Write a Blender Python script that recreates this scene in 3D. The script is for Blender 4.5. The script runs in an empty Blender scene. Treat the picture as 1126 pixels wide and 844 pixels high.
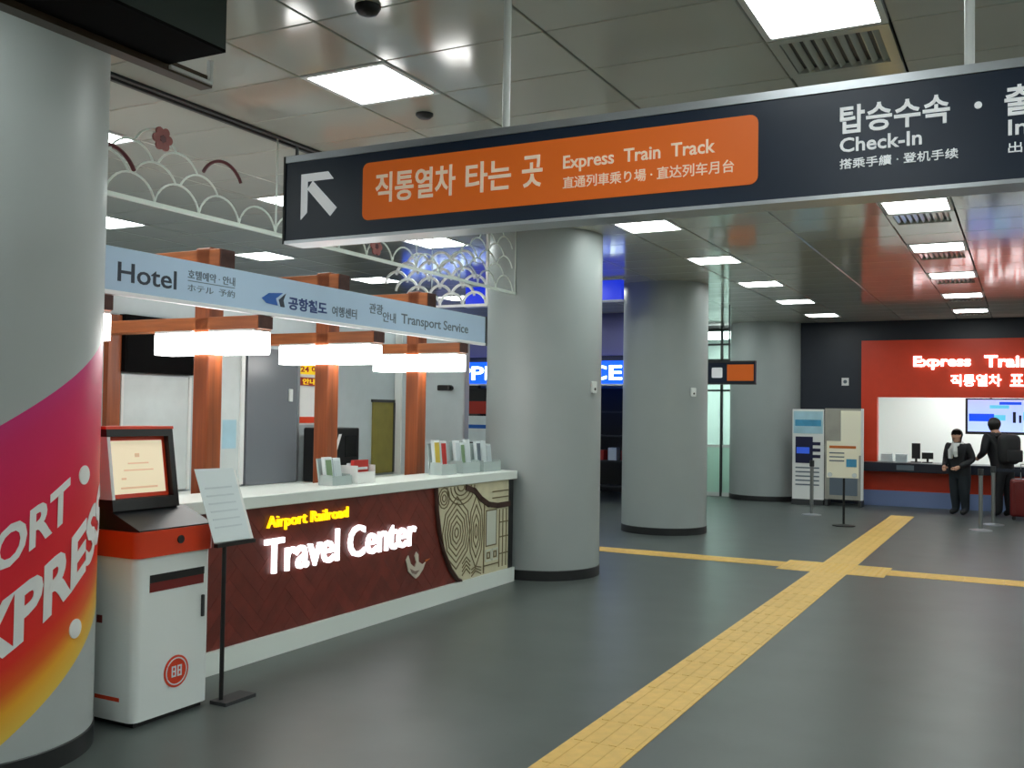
import bpy, bmesh, math, random
from mathutils import Vector, Matrix

random.seed(7)
PI = math.pi
C = bpy.context.scene.collection
sc = bpy.context.scene

# ------------------------------------------------------------------ camera
F, CX, CY, EYE = 1089.0, 563.0, 422.0, 1.65       # focal length and centre in pixels of the 1126 x 844 frame
fwd = Vector((1130 - CX, 462 - CY, F)).normalized()              # world +Y seen from the camera (x right, y down, z ahead)
rgt = -Vector((-1529 - CX, 422 - CY, F)).normalized()            # world +X
rgt = (rgt - fwd * rgt.dot(fwd)).normalized()
up = rgt.cross(fwd)
if up.y > 0: up = -up
cam_d = bpy.data.cameras.new('camera')
cam_d.sensor_fit = 'HORIZONTAL'; cam_d.sensor_width = 36.0; cam_d.lens = F / 1126.0 * 36.0
cam_d.clip_start = 0.05; cam_d.clip_end = 200
cam = bpy.data.objects.new('camera', cam_d); C.objects.link(cam)
cam.matrix_world = Matrix(((rgt.x, -rgt.y, -rgt.z, 0), (fwd.x, -fwd.y, -fwd.z, 0), (up.x, -up.y, -up.z, EYE), (0, 0, 0, 1)))
sc.camera = cam

# ------------------------------------------------------------------ world and exposure
w = bpy.data.worlds.new('world'); sc.world = w; w.use_nodes = True
w.node_tree.nodes['Background'].inputs[0].default_value = (0.80, 0.90, 0.88, 1)
w.node_tree.nodes['Background'].inputs[1].default_value = 0.25
sc.view_settings.view_transform = 'Standard'
sc.view_settings.look = 'None'
sc.view_settings.gamma = 1.0
sc.view_settings.use_curve_mapping = False
sc.view_settings.exposure = 0.12
LAMP = 17.0            # ceiling lamp diffusers
CEIL = 3.5

# ------------------------------------------------------------------ materials
def lin(c):
    c = c / 255.0
    return c / 12.92 if c <= 0.04045 else ((c + 0.055) / 1.055) ** 2.4
def rgb(r, g, b): return (lin(r), lin(g), lin(b), 1)
MATS = {}
def mat(name, col, rough=0.5, metal=0.0, emit=None, strength=0.0, noise=0.0, nscale=8.0, stretch=(1, 1, 1), bump=0.0, spec=0.5, coat=0.0, rnd=0.0, trans=0.0, alpha=1.0):
    m = bpy.data.materials.new(name); m.use_nodes = True
    nt = m.node_tree; b = nt.nodes['Principled BSDF']
    b.inputs['Roughness'].default_value = rough; b.inputs['Metallic'].default_value = metal
    b.inputs['Specular IOR Level'].default_value = spec; b.inputs['Coat Weight'].default_value = coat
    b.inputs['Transmission Weight'].default_value = trans; b.inputs['Alpha'].default_value = alpha
    b.inputs['Base Color'].default_value = col
    if emit is not None:
        b.inputs['Emission Color'].default_value = emit; b.inputs['Emission Strength'].default_value = strength
    src = None
    if noise or bump:
        tc = nt.nodes.new('ShaderNodeTexCoord'); mp = nt.nodes.new('ShaderNodeMapping')
        mp.inputs['Scale'].default_value = stretch
        nz = nt.nodes.new('ShaderNodeTexNoise'); nz.inputs['Scale'].default_value = nscale; nz.inputs['Detail'].default_value = 5
        nt.links.new(tc.outputs['Object'], mp.inputs[0]); nt.links.new(mp.outputs[0], nz.inputs['Vector'])
        src = nz.outputs['Fac']
    if noise or rnd:
        hsv = nt.nodes.new('ShaderNodeHueSaturation'); hsv.inputs['Color'].default_value = col
        val = None
        if noise:
            mr = nt.nodes.new('ShaderNodeMapRange')
            mr.inputs[1].default_value = 0.3; mr.inputs[2].default_value = 0.7
            mr.inputs[3].default_value = 1 - noise; mr.inputs[4].default_value = 1 + noise
            nt.links.new(src, mr.inputs[0]); val = mr.outputs[0]
        if rnd:
            oi = nt.nodes.new('ShaderNodeObjectInfo'); r2 = nt.nodes.new('ShaderNodeMapRange')
            r2.inputs[3].default_value = 1 - rnd; r2.inputs[4].default_value = 1 + rnd
            nt.links.new(oi.outputs['Random'], r2.inputs[0])
            if val is None: val = r2.outputs[0]
            else:
                mu = nt.nodes.new('ShaderNodeMath'); mu.operation = 'MULTIPLY'
                nt.links.new(val, mu.inputs[0]); nt.links.new(r2.outputs[0], mu.inputs[1]); val = mu.outputs[0]
        nt.links.new(val, hsv.inputs['Value']); nt.links.new(hsv.outputs[0], b.inputs['Base Color'])
    if bump:
        bp = nt.nodes.new('ShaderNodeBump'); bp.inputs['Strength'].default_value = bump; bp.inputs['Distance'].default_value = 0.01
        nt.links.new(src, bp.inputs['Height']); nt.links.new(bp.outputs[0], b.inputs['Normal'])
    MATS[name] = m
    return m

mat('floor', rgb(80, 87, 85), 0.36, noise=0.10, nscale=2.2, spec=0.45)
mat('ceil_panel', rgb(196, 199, 188), 0.10, noise=0.03, nscale=1.0, rnd=0.035, spec=0.6)
mat('ceil_gap', rgb(40, 40, 38), 0.8)
mat('col_paint', rgb(158, 166, 165), 0.42, noise=0.025, nscale=2.5, spec=0.4)
mat('skirt', rgb(30, 32, 33), 0.4)
mat('wall_white', rgb(205, 208, 205), 0.6, noise=0.02)
mat('wall_grey', rgb(186, 197, 200), 0.5, noise=0.03)
mat('wall_navy', rgb(30, 36, 48), 0.45, noise=0.05)
mat('tactile', rgb(224, 184, 100), 0.5, noise=0.07, nscale=14, rnd=0.035)
mat('lamp', (1, 1, 1, 1), 0.5, emit=(0.93, 1.0, 0.97, 1), strength=LAMP)
mat('white_metal', rgb(225, 228, 226), 0.35)
mat('white_gloss', rgb(225, 230, 228), 0.25)
mat('white_plain', rgb(228, 230, 228), 0.6)
mat('silver', rgb(190, 194, 200), 0.28, metal=0.85)
mat('steel', rgb(150, 152, 152), 0.3, metal=0.9)
mat('black', rgb(16, 16, 18), 0.4)
mat('matt_black', rgb(10, 10, 11), 0.9, spec=0.1)
mat('deck_black', rgb(20, 22, 26), 0.4)
mat('black_gloss', rgb(10, 11, 13), 0.12)
mat('dark_grey', rgb(52, 54, 56), 0.45)
mat('sign_black', rgb(14, 33, 56), 0.3, noise=0.05)
mat('sign_orange', rgb(222, 104, 24), 0.45, emit=rgb(222, 104, 24), strength=0.18)
mat('sign_white', rgb(232, 236, 238), 0.5, emit=rgb(232, 236, 238), strength=0.25)
mat('sign_pale', rgb(250, 224, 200), 0.5, emit=rgb(250, 224, 200), strength=0.15)
mat('wood_x', rgb(166, 92, 44), 0.45, noise=0.28, nscale=14, stretch=(0.15, 2, 2))
mat('wood_z', rgb(144, 73, 34), 0.42, noise=0.30, nscale=12, stretch=(2, 2, 0.12))
mat('wood_end', rgb(70, 34, 22), 0.6, noise=0.2, nscale=30)
mat('counter_wood', rgb(110, 42, 31), 0.42, noise=0.18, nscale=9, rnd=0.15)
mat('counter_gap', rgb(70, 24, 18), 0.6)
mat('counter_white', rgb(228, 236, 230), 0.3)
mat('letter_white', (1, 1, 1, 1), 0.5, emit=(0.95, 0.95, 1.0, 1), strength=1.8)
mat('letter_red_white', (1, 1, 1, 1), 0.5, emit=(1.0, 0.96, 0.98, 1), strength=2.2)
mat('letter_yellow', rgb(250, 210, 20), 0.5, emit=rgb(255, 205, 10), strength=1.1)
mat('panel_cream', rgb(206, 200, 168), 0.5, noise=0.08)
mat('panel_line', rgb(112, 98, 66), 0.6)
mat('panel_brown', rgb(64, 36, 26), 0.5)
mat('panel_white', rgb(206, 210, 196), 0.5)
mat('bird_white', rgb(206, 196, 180), 0.5)
mat('bird_grey', rgb(140, 120, 110), 0.5)
mat('bird_orange', rgb(205, 110, 40), 0.5)
mat('banner', rgb(172, 196, 218), 0.5, noise=0.05, nscale=1.2, emit=rgb(160, 190, 220), strength=0.06)
mat('banner_edge', rgb(240, 242, 244), 0.4)
mat('ink_dark', rgb(44, 52, 66), 0.6)
mat('ink_blue', rgb(24, 92, 176), 0.5)
mat('ink_navy', rgb(30, 58, 120), 0.5)
mat('ink_grey', rgb(96, 108, 120), 0.6)
mat('lightbox', (1, 1, 1, 1), 0.5, emit=(1.0, 0.99, 0.96, 1), strength=9.0)
mat('kiosk_white', rgb(228, 234, 232), 0.3)
mat('kiosk_red', rgb(214, 62, 26), 0.32)
mat('kiosk_slot', rgb(110, 22, 20), 0.4)
mat('kiosk_screen', rgb(220, 205, 175), 0.3, emit=rgb(226, 210, 178), strength=0.55)
mat('screen_mark', rgb(205, 178, 140), 0.4, emit=rgb(205, 178, 140), strength=0.45)
mat('paper', rgb(214, 224, 226), 0.6)
mat('paper_line', rgb(196, 207, 211), 0.6)
mat('lattice_white', rgb(222, 232, 224), 0.4)
mat('lattice_lit', rgb(248, 250, 248), 0.4)  # whiter copy of the lattice paint, light on the end screen put into colour
mat('maroon', rgb(92, 40, 46), 0.45)
mat('rosette', rgb(150, 84, 80), 0.5)
mat('partition_grey', rgb(112, 118, 124), 0.25)
mat('poster_pale', rgb(205, 214, 214), 0.5, noise=0.06, nscale=5)
mat('olive', rgb(132, 122, 52), 0.5, noise=0.1)
mat('yellow_sign', rgb(246, 200, 30), 0.5, emit=rgb(246, 200, 30), strength=0.4)
mat('sign_red', rgb(160, 40, 24), 0.5)
mat('facade_red', rgb(216, 60, 26), 0.4, noise=0.03)
mat('facade_navy', rgb(22, 28, 44), 0.3)
mat('plinth', rgb(128, 148, 196), 0.4)
mat('booth_wall', rgb(232, 240, 236), 0.6)
mat('booth_lamp', (1, 1, 1, 1), 0.5, emit=(0.95, 1.0, 0.99, 1), strength=11.0)
mat('tv_screen', rgb(170, 190, 235), 0.3, emit=rgb(168, 190, 240), strength=1.0)
mat('tv_blue', rgb(20, 80, 220), 0.3, emit=rgb(16, 70, 220), strength=1.0)
mat('tv_teal', rgb(90, 190, 215), 0.3, emit=rgb(90, 190, 220), strength=0.9)
mat('shop_blue', rgb(10, 60, 190), 0.4, emit=rgb(10, 80, 235), strength=1.6)
mat('blue_reflection', rgb(40, 50, 190), 0.3, emit=rgb(30, 60, 240), strength=0.6)  # glow of the added box that imitates a blue reflection in the ceiling
mat('shop_violet', rgb(96, 96, 150), 0.3)
mat('letter_cyan', (1, 1, 1, 1), 0.5, emit=(0.75, 0.95, 1.0, 1), strength=3.0)
mat('glass', rgb(205, 230, 222), 0.05, trans=0.92, spec=0.5)
mat('frosted', rgb(190, 226, 210), 0.35, trans=0.6)
mat('frame_dark', rgb(44, 52, 50), 0.4)
mat('standee_blue', rgb(70, 150, 190), 0.5, noise=0.2, nscale=4)
mat('standee_pale', rgb(168, 206, 220), 0.5, noise=0.12, nscale=3)
mat('standee_navy', rgb(18, 22, 60), 0.4)
mat('standee_glow', rgb(50, 90, 200), 0.4, emit=rgb(50, 90, 220), strength=0.3)
mat('board_grey', rgb(160, 158, 148), 0.4, noise=0.12, nscale=3)
mat('board_cream', rgb(250, 245, 222), 0.5)
mat('coat', rgb(18, 20, 26), 0.7)
mat('trousers', rgb(20, 30, 38), 0.7)
mat('skin', rgb(196, 150, 126), 0.5)
mat('hair', rgb(20, 16, 15), 0.5)
mat('scarf', rgb(220, 222, 222), 0.8)
mat('bag', rgb(24, 24, 28), 0.6)
mat('suitcase', rgb(104, 22, 20), 0.3)
mat('leaf_green', rgb(120, 150, 110), 0.5)
mat('leaf_yellow', rgb(216, 190, 70), 0.5)
mat('leaf_red', rgb(190, 44, 36), 0.5)
mat('acrylic', rgb(200, 214, 212), 0.15, trans=0.3)
mat('sign_box_green', rgb(40, 54, 50), 0.35)
mat('brown_metal', rgb(70, 56, 40), 0.4, metal=0.3)

def column_print():
    """paint of the printed column: a rising swoosh from magenta through red to yellow on pale paint"""
    m = bpy.data.materials.new('column_print'); m.use_nodes = True
    nt = m.node_tree; b = nt.nodes['Principled BSDF']; b.inputs['Roughness'].default_value = 0.42
    N = nt.nodes.new; L = nt.links.new
    def M(op, a, c, d=None):
        n = N('ShaderNodeMath'); n.operation = op
        for i, v in enumerate((a, c, d)):
            if v is None: continue
            if isinstance(v, (int, float)): n.inputs[i].default_value = v
            else: L(v, n.inputs[i])
        return n.outputs[0]
    tc = N('ShaderNodeTexCoord'); sx = N('ShaderNodeSeparateXYZ'); L(tc.outputs['Object'], sx.inputs[0])
    ang = M('MULTIPLY', M('ARCTAN2', sx.outputs[1], sx.outputs[0]), 180 / PI)
    zb = M('MULTIPLY_ADD', ang, 0.0077, 0.31)
    zt = M('MULTIPLY_ADD', ang, 0.0067, 1.70)
    u = M('DIVIDE', M('SUBTRACT', sx.outputs[2], zb), M('SUBTRACT', zt, zb))
    rp = N('ShaderNodeValToRGB'); L(u, rp.inputs[0])
    st = [(0.0, (228, 192, 80)), (0.09, (236, 168, 44)), (0.15, (226, 96, 30)), (0.23, (224, 42, 30)), (0.52, (222, 26, 46)), (0.75, (218, 18, 78)), (0.92, (212, 22, 96)), (1.0, (206, 34, 116))]
    cr = rp.color_ramp
    while len(cr.elements) < len(st): cr.elements.new(0.5)
    for e, (p, c) in zip(cr.elements, st): e.position = p; e.color = rgb(*c)
    mask = M('MULTIPLY', M('GREATER_THAN', u, 0.0), M('LESS_THAN', u, 1.0))
    mx = N('ShaderNodeMix'); mx.data_type = 'RGBA'
    L(mask, mx.inputs[0]); mx.inputs[6].default_value = rgb(172, 178, 177); L(rp.outputs[0], mx.inputs[7])
    L(mx.outputs[2], b.inputs['Base Color'])
    MATS['column_print'] = m
column_print()

# ------------------------------------------------------------------ mesh helpers
class MB:
    def __init__(s): s.v = []; s.f = []; s.smooth = False
    def add(s, vs, fs):
        o = len(s.v); s.v += [tuple(p) for p in vs]; s.f += [tuple(i + o for i in f) for f in fs]; return s
    def box(s, x0, x1, y0, y1, z0, z1):
        vs = [(x, y, z) for z in (z0, z1) for y in (y0, y1) for x in (x0, x1)]
        return s.add(vs, [(0, 2, 3, 1), (4, 5, 7, 6), (0, 1, 5, 4), (2, 6, 7, 3), (0, 4, 6, 2), (1, 3, 7, 5)])
    def rbox(s, x0, x1, y0, y1, z0, z1, r=0.01, seg=2):
        bm = bmesh.new(); bmesh.ops.create_cube(bm, size=1)
        for v in bm.verts:
            v.co = Vector(((x0 + x1) / 2 + v.co.x * (x1 - x0), (y0 + y1) / 2 + v.co.y * (y1 - y0), (z0 + z1) / 2 + v.co.z * (z1 - z0)))
        bmesh.ops.bevel(bm, geom=bm.edges[:], offset=r, segments=seg, profile=0.5, affect='EDGES')
        return s.bm(bm)
    def bm(s, bm):
        bm.verts.ensure_lookup_table()
        for i, v in enumerate(bm.verts): v.index = i
        s.add([v.co[:] for v in bm.verts], [[v.index for v in f.verts] for f in bm.faces]); bm.free(); return s
    def prism(s, pts, o, ax, ay, depth):
        """2D outline pts on plane (o, ax, ay), thickness depth along ax x ay"""
        o, ax, ay = Vector(o), Vector(ax), Vector(ay); n = ax.cross(ay).normalized()
        k = len(pts); a = [o + ax * p[0] + ay * p[1] for p in pts]
        vs = a + [p + n * depth for p in a]
        area = sum(pts[i][0] * pts[(i + 1) % k][1] - pts[(i + 1) % k][0] * pts[i][1] for i in range(k))
        idx = list(range(k)) if area > 0 else list(range(k))[::-1]
        fs = [tuple(idx[::-1]), tuple(i + k for i in idx)]
        for j in range(k):
            i0, i1 = idx[j], idx[(j + 1) % k]
            fs.append((i0, i1, i1 + k, i0 + k))
        return s.add(vs, fs)
    def tube(s, pts, r, n=8, closed=False):
        pts = [Vector(p) for p in pts]; k = len(pts); rings = []
        for i, p in enumerate(pts):
            if closed: t = (pts[(i + 1) % k] - pts[i - 1])
            else: t = pts[min(i + 1, k - 1)] - pts[max(i - 1, 0)]
            t.normalize()
            ref = Vector((0, 0, 1)) if abs(t.z) < 0.9 else Vector((1, 0, 0))
            a = t.cross(ref).normalized(); b = t.cross(a).normalized()
            rr = r[i] if isinstance(r, (list, tuple)) else r
            rings.append([p + (a * math.cos(2 * PI * j / n) + b * math.sin(2 * PI * j / n)) * rr for j in range(n)])
        vs = [v for rg in rings for v in rg]; fs = []
        for i in range(k if closed else k - 1):
            for j in range(n):
                a0 = i * n + j; a1 = i * n + (j + 1) % n; b0 = ((i + 1) % k) * n + j; b1 = ((i + 1) % k) * n + (j + 1) % n
                fs.append((a0, b0, b1, a1))
        if not closed:
            fs.append(tuple(range(n))); fs.append(tuple((k - 1) * n + j for j in range(n))[::-1])
        return s.add(vs, fs)
    def cyl(s, p0, p1, r, n=16): return s.tube([p0, p1], r, n)
    def lathe(s, prof, c=(0, 0, 0), n=32):
        vs = []; fs = []; k = len(prof)
        for (r, z) in prof:
            for j in range(n): vs.append((c[0] + r * math.cos(2 * PI * j / n), c[1] + r * math.sin(2 * PI * j / n), c[2] + z))
        for i in range(k - 1):
            for j in range(n):
                fs.append((i * n + j, i * n + (j + 1) % n, (i + 1) * n + (j + 1) % n, (i + 1) * n + j))
        fs.append(tuple(range(n))[::-1]); fs.append(tuple((k - 1) * n + j for j in range(n)))
        return s.add(vs, fs)
    def ball(s, c, r, sc_=(1, 1, 1), seg=16, rings=10):
        bm = bmesh.new(); bmesh.ops.create_uvsphere(bm, u_segments=seg, v_segments=rings, radius=r)
        for v in bm.verts: v.co = Vector((c[0] + v.co.x * sc_[0], c[1] + v.co.y * sc_[1], c[2] + v.co.z * sc_[2]))
        return s.bm(bm)
    def mesh(s, name, m, off=(0, 0, 0), smooth=False):
        me = bpy.data.meshes.new(name)
        me.from_pydata([(p[0] - off[0], p[1] - off[1], p[2] - off[2]) for p in s.v], [], s.f)
        bm = bmesh.new(); bm.from_mesh(me); bmesh.ops.recalc_face_normals(bm, faces=bm.faces[:]); bm.to_mesh(me); bm.free()
        if m: me.materials.append(MATS[m])
        if smooth:
            for p in me.polygons: p.use_smooth = True
            try: me.set_sharp_from_angle(angle=math.radians(38))
            except Exception: pass
        me.update()
        return me
    def build(s, name, m, parent=None, smooth=False, loc=None):
        off = ROOT.get(parent.name, (0, 0, 0)) if parent is not None else (loc or (0, 0, 0))
        o = bpy.data.objects.new(name, s.mesh(name, m, off, smooth)); C.objects.link(o)
        if parent is not None:
            o.parent = parent; ROOT[o.name] = off
        else:
            o.location = off; ROOT[o.name] = tuple(off)
        return o
ROOT = {}
def tag(o, label=None, cat=None, group=None, kind=None):
    if label: o['label'] = label
    if cat: o['category'] = cat
    if group: o['group'] = group
    if kind: o['kind'] = kind
    return o
def thing(name, label, cat, loc=(0, 0, 0), group=None, kind=None):
    o = bpy.data.objects.new(name, None); C.objects.link(o); o.location = loc; o.empty_display_size = 0.1
    ROOT[o.name] = tuple(loc)
    return tag(o, label, cat, group, kind)
def copy_tree(o, parent=None):
    c = o.copy(); C.objects.link(c); c.parent = parent
    for ch in list(o.children): copy_tree(ch, c)
    return c
def B(*a): return MB().box(*a)

TXT = {}
def text_data(body, bold=0.0, spacing=1.0):
    key = (body, bold, spacing)
    if key in TXT: return TXT[key]
    cu = bpy.data.curves.new('t', 'FONT'); cu.body = body; cu.size = 1.0; cu.offset = bold; cu.space_character = spacing
    cu.extrude = 0.004; cu.resolution_u = 3
    ob = bpy.data.objects.new('t', cu); C.objects.link(ob)
    dg = bpy.context.evaluated_depsgraph_get(); dg.update()
    me = bpy.data.meshes.new_from_object(ob.evaluated_get(dg))
    vs = [v.co.copy() for v in me.vertices]; fs = [tuple(p.vertices) for p in me.polygons]
    bpy.data.objects.remove(ob); bpy.data.curves.remove(cu); bpy.data.meshes.remove(me)
    x0 = min(v.x for v in vs); x1 = max(v.x for v in vs); y0 = min(v.y for v in vs); y1 = max(v.y for v in vs)
    TXT[key] = ([((v.x - x0) / (x1 - x0), (v.y - y0) / (y1 - y0), v.z / 0.004) for v in vs], fs)
    return TXT[key]
def letters(body, o, ax, ay, wdt, hgt, depth, bold, m, parent):
    mb = text(MB(), body, o, ax, ay, wdt, hgt, depth, bold); vs, fs = text_data(body, bold)
    for gv, gf in glyphs(mb.v, mb.f, [q[0] for q in vs]):
        g_ = MB(); g_.add(gv, gf); g_.build('letter', m, parent)
def text(mb, body, o, ax, ay, wdt, hgt, depth=0.003, bold=0.0, spacing=1.0):
    """lettering fitted to a wdt x hgt rectangle with its lower left corner at o"""
    vs, fs = text_data(body, bold, spacing)
    o, ax, ay = Vector(o), Vector(ax), Vector(ay); n = ax.cross(ay).normalized()
    mb.add([o + ax * (v[0] * wdt) + ay * (v[1] * hgt) + n * ((v[2] + 1) * 0.5 * depth) for v in vs], fs)
    return mb
def glyphs(mb_v, mb_f, key):
    """split lettering into its characters: loose pieces whose spans along the line overlap belong together"""
    par = list(range(len(mb_v)))
    def find(a):
        while par[a] != a: par[a] = par[par[a]]; a = par[a]
        return a
    for f in mb_f:
        for q in f[1:]: par[find(q)] = find(f[0])
    comp = {}
    for i in range(len(mb_v)): comp.setdefault(find(i), []).append(i)
    spans = sorted([min(key[i] for i in c), max(key[i] for i in c), c] for c in comp.values())
    out = []
    for a, b, c in spans:
        if out and a < out[-1][1] - .004: out[-1][1] = max(out[-1][1], b); out[-1][2] = out[-1][2] + c
        else: out.append([a, b, c])
    res = []
    for a, b, c in out:
        idx = {v: k for k, v in enumerate(c)}
        res.append(([mb_v[v] for v in c], [tuple(idx[q] for q in f) for f in mb_f if f[0] in idx]))
    return res
XA, YA, ZA = Vector((1, 0, 0)), Vector((0, 1, 0)), Vector((0, 0, 1))

def rrect(x0, x1, y0, y1, r, n=5):
    pts = []
    for cx, cy, a0 in ((x1 - r, y1 - r, 0), (x0 + r, y1 - r, 90), (x0 + r, y0 + r, 180), (x1 - r, y0 + r, 270)):
        for i in range(n + 1):
            a = math.radians(a0 + 90 * i / n); pts.append((cx + r * math.cos(a), cy + r * math.sin(a)))
    return pts
def circle(cx, cy, r, n=24, ry=None):
    return [(cx + r * math.cos(2 * PI * i / n), cy + (ry or r) * math.sin(2 * PI * i / n)) for i in range(n)]

# ------------------------------------------------------------------ floor
XL, XR, YN, YF = -13.0, 7.0, -7.0, 20.0
floor = B(XL, XR, YN, 25, -0.10, 0).build('floor', 'floor'); tag(floor, 'dark grey polished station floor', None, None, 'structure')
TW = 0.37
def tactile_bar_tile():
    mb = B(-TW / 2 + .0008, TW / 2 - .0008, -TW / 2 + .0008, TW / 2 - .0008, 0, .004)
    for i in range(4):
        x = -TW / 2 + TW * (i + .5) / 4
        mb.box(x - .022, x + .022, -TW / 2 + .006, TW / 2 - .006, .004, .0065)
    return mb.mesh('tile', 'tactile')
def tactile_dot_tile():
    mb = B(-TW / 2 + .0008, TW / 2 - .0008, -TW / 2 + .0008, TW / 2 - .0008, 0, .004)
    for i in range(6):
        for j in range(6):
            x = -TW / 2 + TW * (i + .5) / 6; y = -TW / 2 + TW * (j + .5) / 6
            mb.lathe([(.018, .004), (.012, .007)], (x, y, 0), 6)
    return mb.mesh('tile', 'tactile')
bar_me, dot_me = tactile_bar_tile(), tactile_dot_tile()
def tile_at(me, x, y, rz, parent):
    o = bpy.data.objects.new('tile', me); C.objects.link(o); o.parent = parent
    p = ROOT[parent.name]; o.location = (x - p[0], y - p[1], 0); o.rotation_euler.z = rz
PX, PY = -1.875, 11.30
tp = thing('tactile_path', 'yellow ribbed tactile path running from the foreground to the red ticket counter', 'tactile paving', (PX, 1.0, 0))
y = PY - TW - TW / 2
while y > 1.0: tile_at(bar_me, PX, y, 0, tp); y -= TW
y = PY + TW + TW / 2
while y < 18.1: tile_at(bar_me, PX, y, 0, tp); y += TW
ts = thing('tactile_path', 'yellow ribbed tactile path crossing sideways behind the nearest plain column', 'tactile paving', (PX, PY, 0))
x = PX - 1.5 * TW - TW / 2
while x > -9: tile_at(bar_me, x, PY, PI / 2, ts); x -= TW
x = PX + 1.5 * TW + TW / 2
while x < 4: tile_at(bar_me, x, PY, PI / 2, ts); x += TW
td = thing('tactile_crossing', 'yellow dotted tactile block where the two tactile paths cross', 'tactile paving', (PX, PY, 0))
for i in (-1, 0, 1):
    for j in (-.5, .5): tile_at(dot_me, PX + i * TW, PY + j * TW, 0, td)

# ------------------------------------------------------------------ ceiling
ceiling = B(XL, XR, YN, 25, CEIL + .03, CEIL + .15).build('ceiling', 'ceil_gap'); tag(ceiling, 'glossy grey panelled station ceiling', None, None, 'structure')
MX, MY, Y0 = 2.45, 0.58, 4.28
STRIP, PAN = 0.58, 0.935
def project(x, y, z):
    p = Vector((x, y, z - EYE)); c = Vector((rgt.x * p.x + fwd.x * p.y + up.x * p.z, rgt.y * p.x + fwd.y * p.y + up.y * p.z, rgt.z * p.x + fwd.z * p.y + up.z * p.z))
    return (CX + F * c.x / c.z, CY + F * c.y / c.z, c.z) if c.z > .1 else (-9999, -9999, c.z)
cells = []; lamps = []; vents = []
for k in range(-5, 5):
    sx = -3.60 + MX * k
    for (a, b, kind) in ((sx, sx + STRIP, 's'), (sx + STRIP, sx + STRIP + PAN, 'p'), (sx + STRIP + PAN, sx + MX, 'p')):
        if b < XL or a > XR: continue
        a, b = max(a, XL), min(b, XR)
        for j in range(-20, 28):
            y0 = Y0 + MY * j
            if y0 < YN or y0 + MY > 20.05: continue
            if kind == 's' and j % 4 == 0 and b - a > .5: lamps.append(((a + b) / 2, y0 + MY / 2, k)); continue
            if kind == 's' and j % 4 == 1 and k == 1: vents.append(((a + b) / 2, y0 + MY / 2)); continue
            cells.append((a, b, y0, y0 + MY))
seen = []
for c in cells:
    u, v, d = project((c[0] + c[1]) / 2, (c[2] + c[3]) / 2, CEIL)
    if -60 < u < 1190 and -60 < v < 844 and d > 0: seen.append((d, c))
seen.sort(); near = set(c for d, c in seen[:300])
pan_me = {}
G = 0.006
for c in near:
    key = (round(c[1] - c[0], 3))
    if key not in pan_me:
        hx = (c[1] - c[0]) / 2 - G; hy = MY / 2 - G * .6
        mb = MB(); ch = .004
        vs = [(sx_ * hx, sy_ * hy, .02) for sx_, sy_ in ((-1, -1), (1, -1), (1, 1), (-1, 1))] + [(sx_ * hx, sy_ * hy, ch) for sx_, sy_ in ((-1, -1), (1, -1), (1, 1), (-1, 1))] + [(sx_ * (hx - ch), sy_ * (hy - ch), 0) for sx_, sy_ in ((-1, -1), (1, -1), (1, 1), (-1, 1))]
        fs = [(0, 1, 2, 3), (8, 9, 10, 11)]
        for r0, r1 in ((0, 4), (4, 8)):
            for i in range(4): fs.append((r0 + i, r0 + (i + 1) % 4, r1 + (i + 1) % 4, r1 + i))
        mb.add(vs, fs); pan_me[key] = mb.mesh('ceiling_panel', 'ceil_panel')
    o = bpy.data.objects.new('ceiling_panel', pan_me[key]); C.objects.link(o); o.parent = ceiling
    o.location = ((c[0] + c[1]) / 2, (c[2] + c[3]) / 2, CEIL)
mb = MB()
for c in cells:
    if c in near: continue
    mb.box(c[0] + G, c[1] - G, c[2] + G * .6, c[3] - G * .6, CEIL, CEIL + .02)
o = mb.build('ceiling_panel_field', 'ceil_panel', ceiling); o['kind'] = 'stuff'
# dark double track in the joint above the travel counter
tk = thing('ceiling_track', 'dark double rail along the ceiling joint above the travel counter', 'rail', (-4.54, 6, CEIL))
for dx in (-.035, .035): B(-4.54 + dx - .014, -4.54 + dx + .014, 3.64, 8.7, CEIL - .016, CEIL).build('rail', 'dark_grey', tk)

ORD = ['first', 'second', 'third', 'fourth', 'fifth', 'sixth', 'seventh', 'eighth']
ROWLAB = {0: 'square ceiling light from the near end, row in front of the counter', 1: 'square ceiling light from the near end, right-hand row with slotted vents',
          -1: 'square ceiling light from the near end, row above the booth', -2: 'square ceiling light from the near end, row behind the booth'}
def make_lamp():
    t = thing('ceiling_light', 'x', 'ceiling light', (0, 0, CEIL))
    fr = MB(); a, b = STRIP / 2 - .006, MY / 2 - .004
    for bx in ((-a, a, -b, -b + .03), (-a, a, b - .03, b), (-a, -a + .03, -b + .03, b - .03), (a - .03, a, -b + .03, b - .03)):
        fr.box(bx[0], bx[1], bx[2], bx[3], CEIL - .006, CEIL + .02)
    fr.build('frame', 'white_metal', t)
    B(-a + .03, a - .03, -b + .03, b - .03, CEIL + .002, CEIL + .012).build('diffuser', 'lamp', t)
    return t
lp = make_lamp(); first = True
for (x, y, k) in lamps:
    if first: o = lp; first = False
    else: o = copy_tree(lp)
    o.location = (x, y, CEIL)
    row = ROWLAB.get(k, 'square ceiling light in a row at the edge of the hall')
    n_ = round((y - 4.57) / 2.32)
    if k == 0 and n_ == 0: lab = 'bright square ceiling light in front of the booth, above the arrow sign'
    elif k == 1 and n_ == 0: lab = 'bright square ceiling light at the top right with a slotted vent beside it'
    elif n_ < 0 or k not in ROWLAB: lab = 'square ceiling light outside the picture, overhead or behind the viewpoint' if n_ < 0 else 'square ceiling light of the outermost rows at the sides of the hall'
    else: lab = ORD[n_] + ' ' + row
    tag(o, lab, 'ceiling light', 'ceiling lights')
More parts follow.
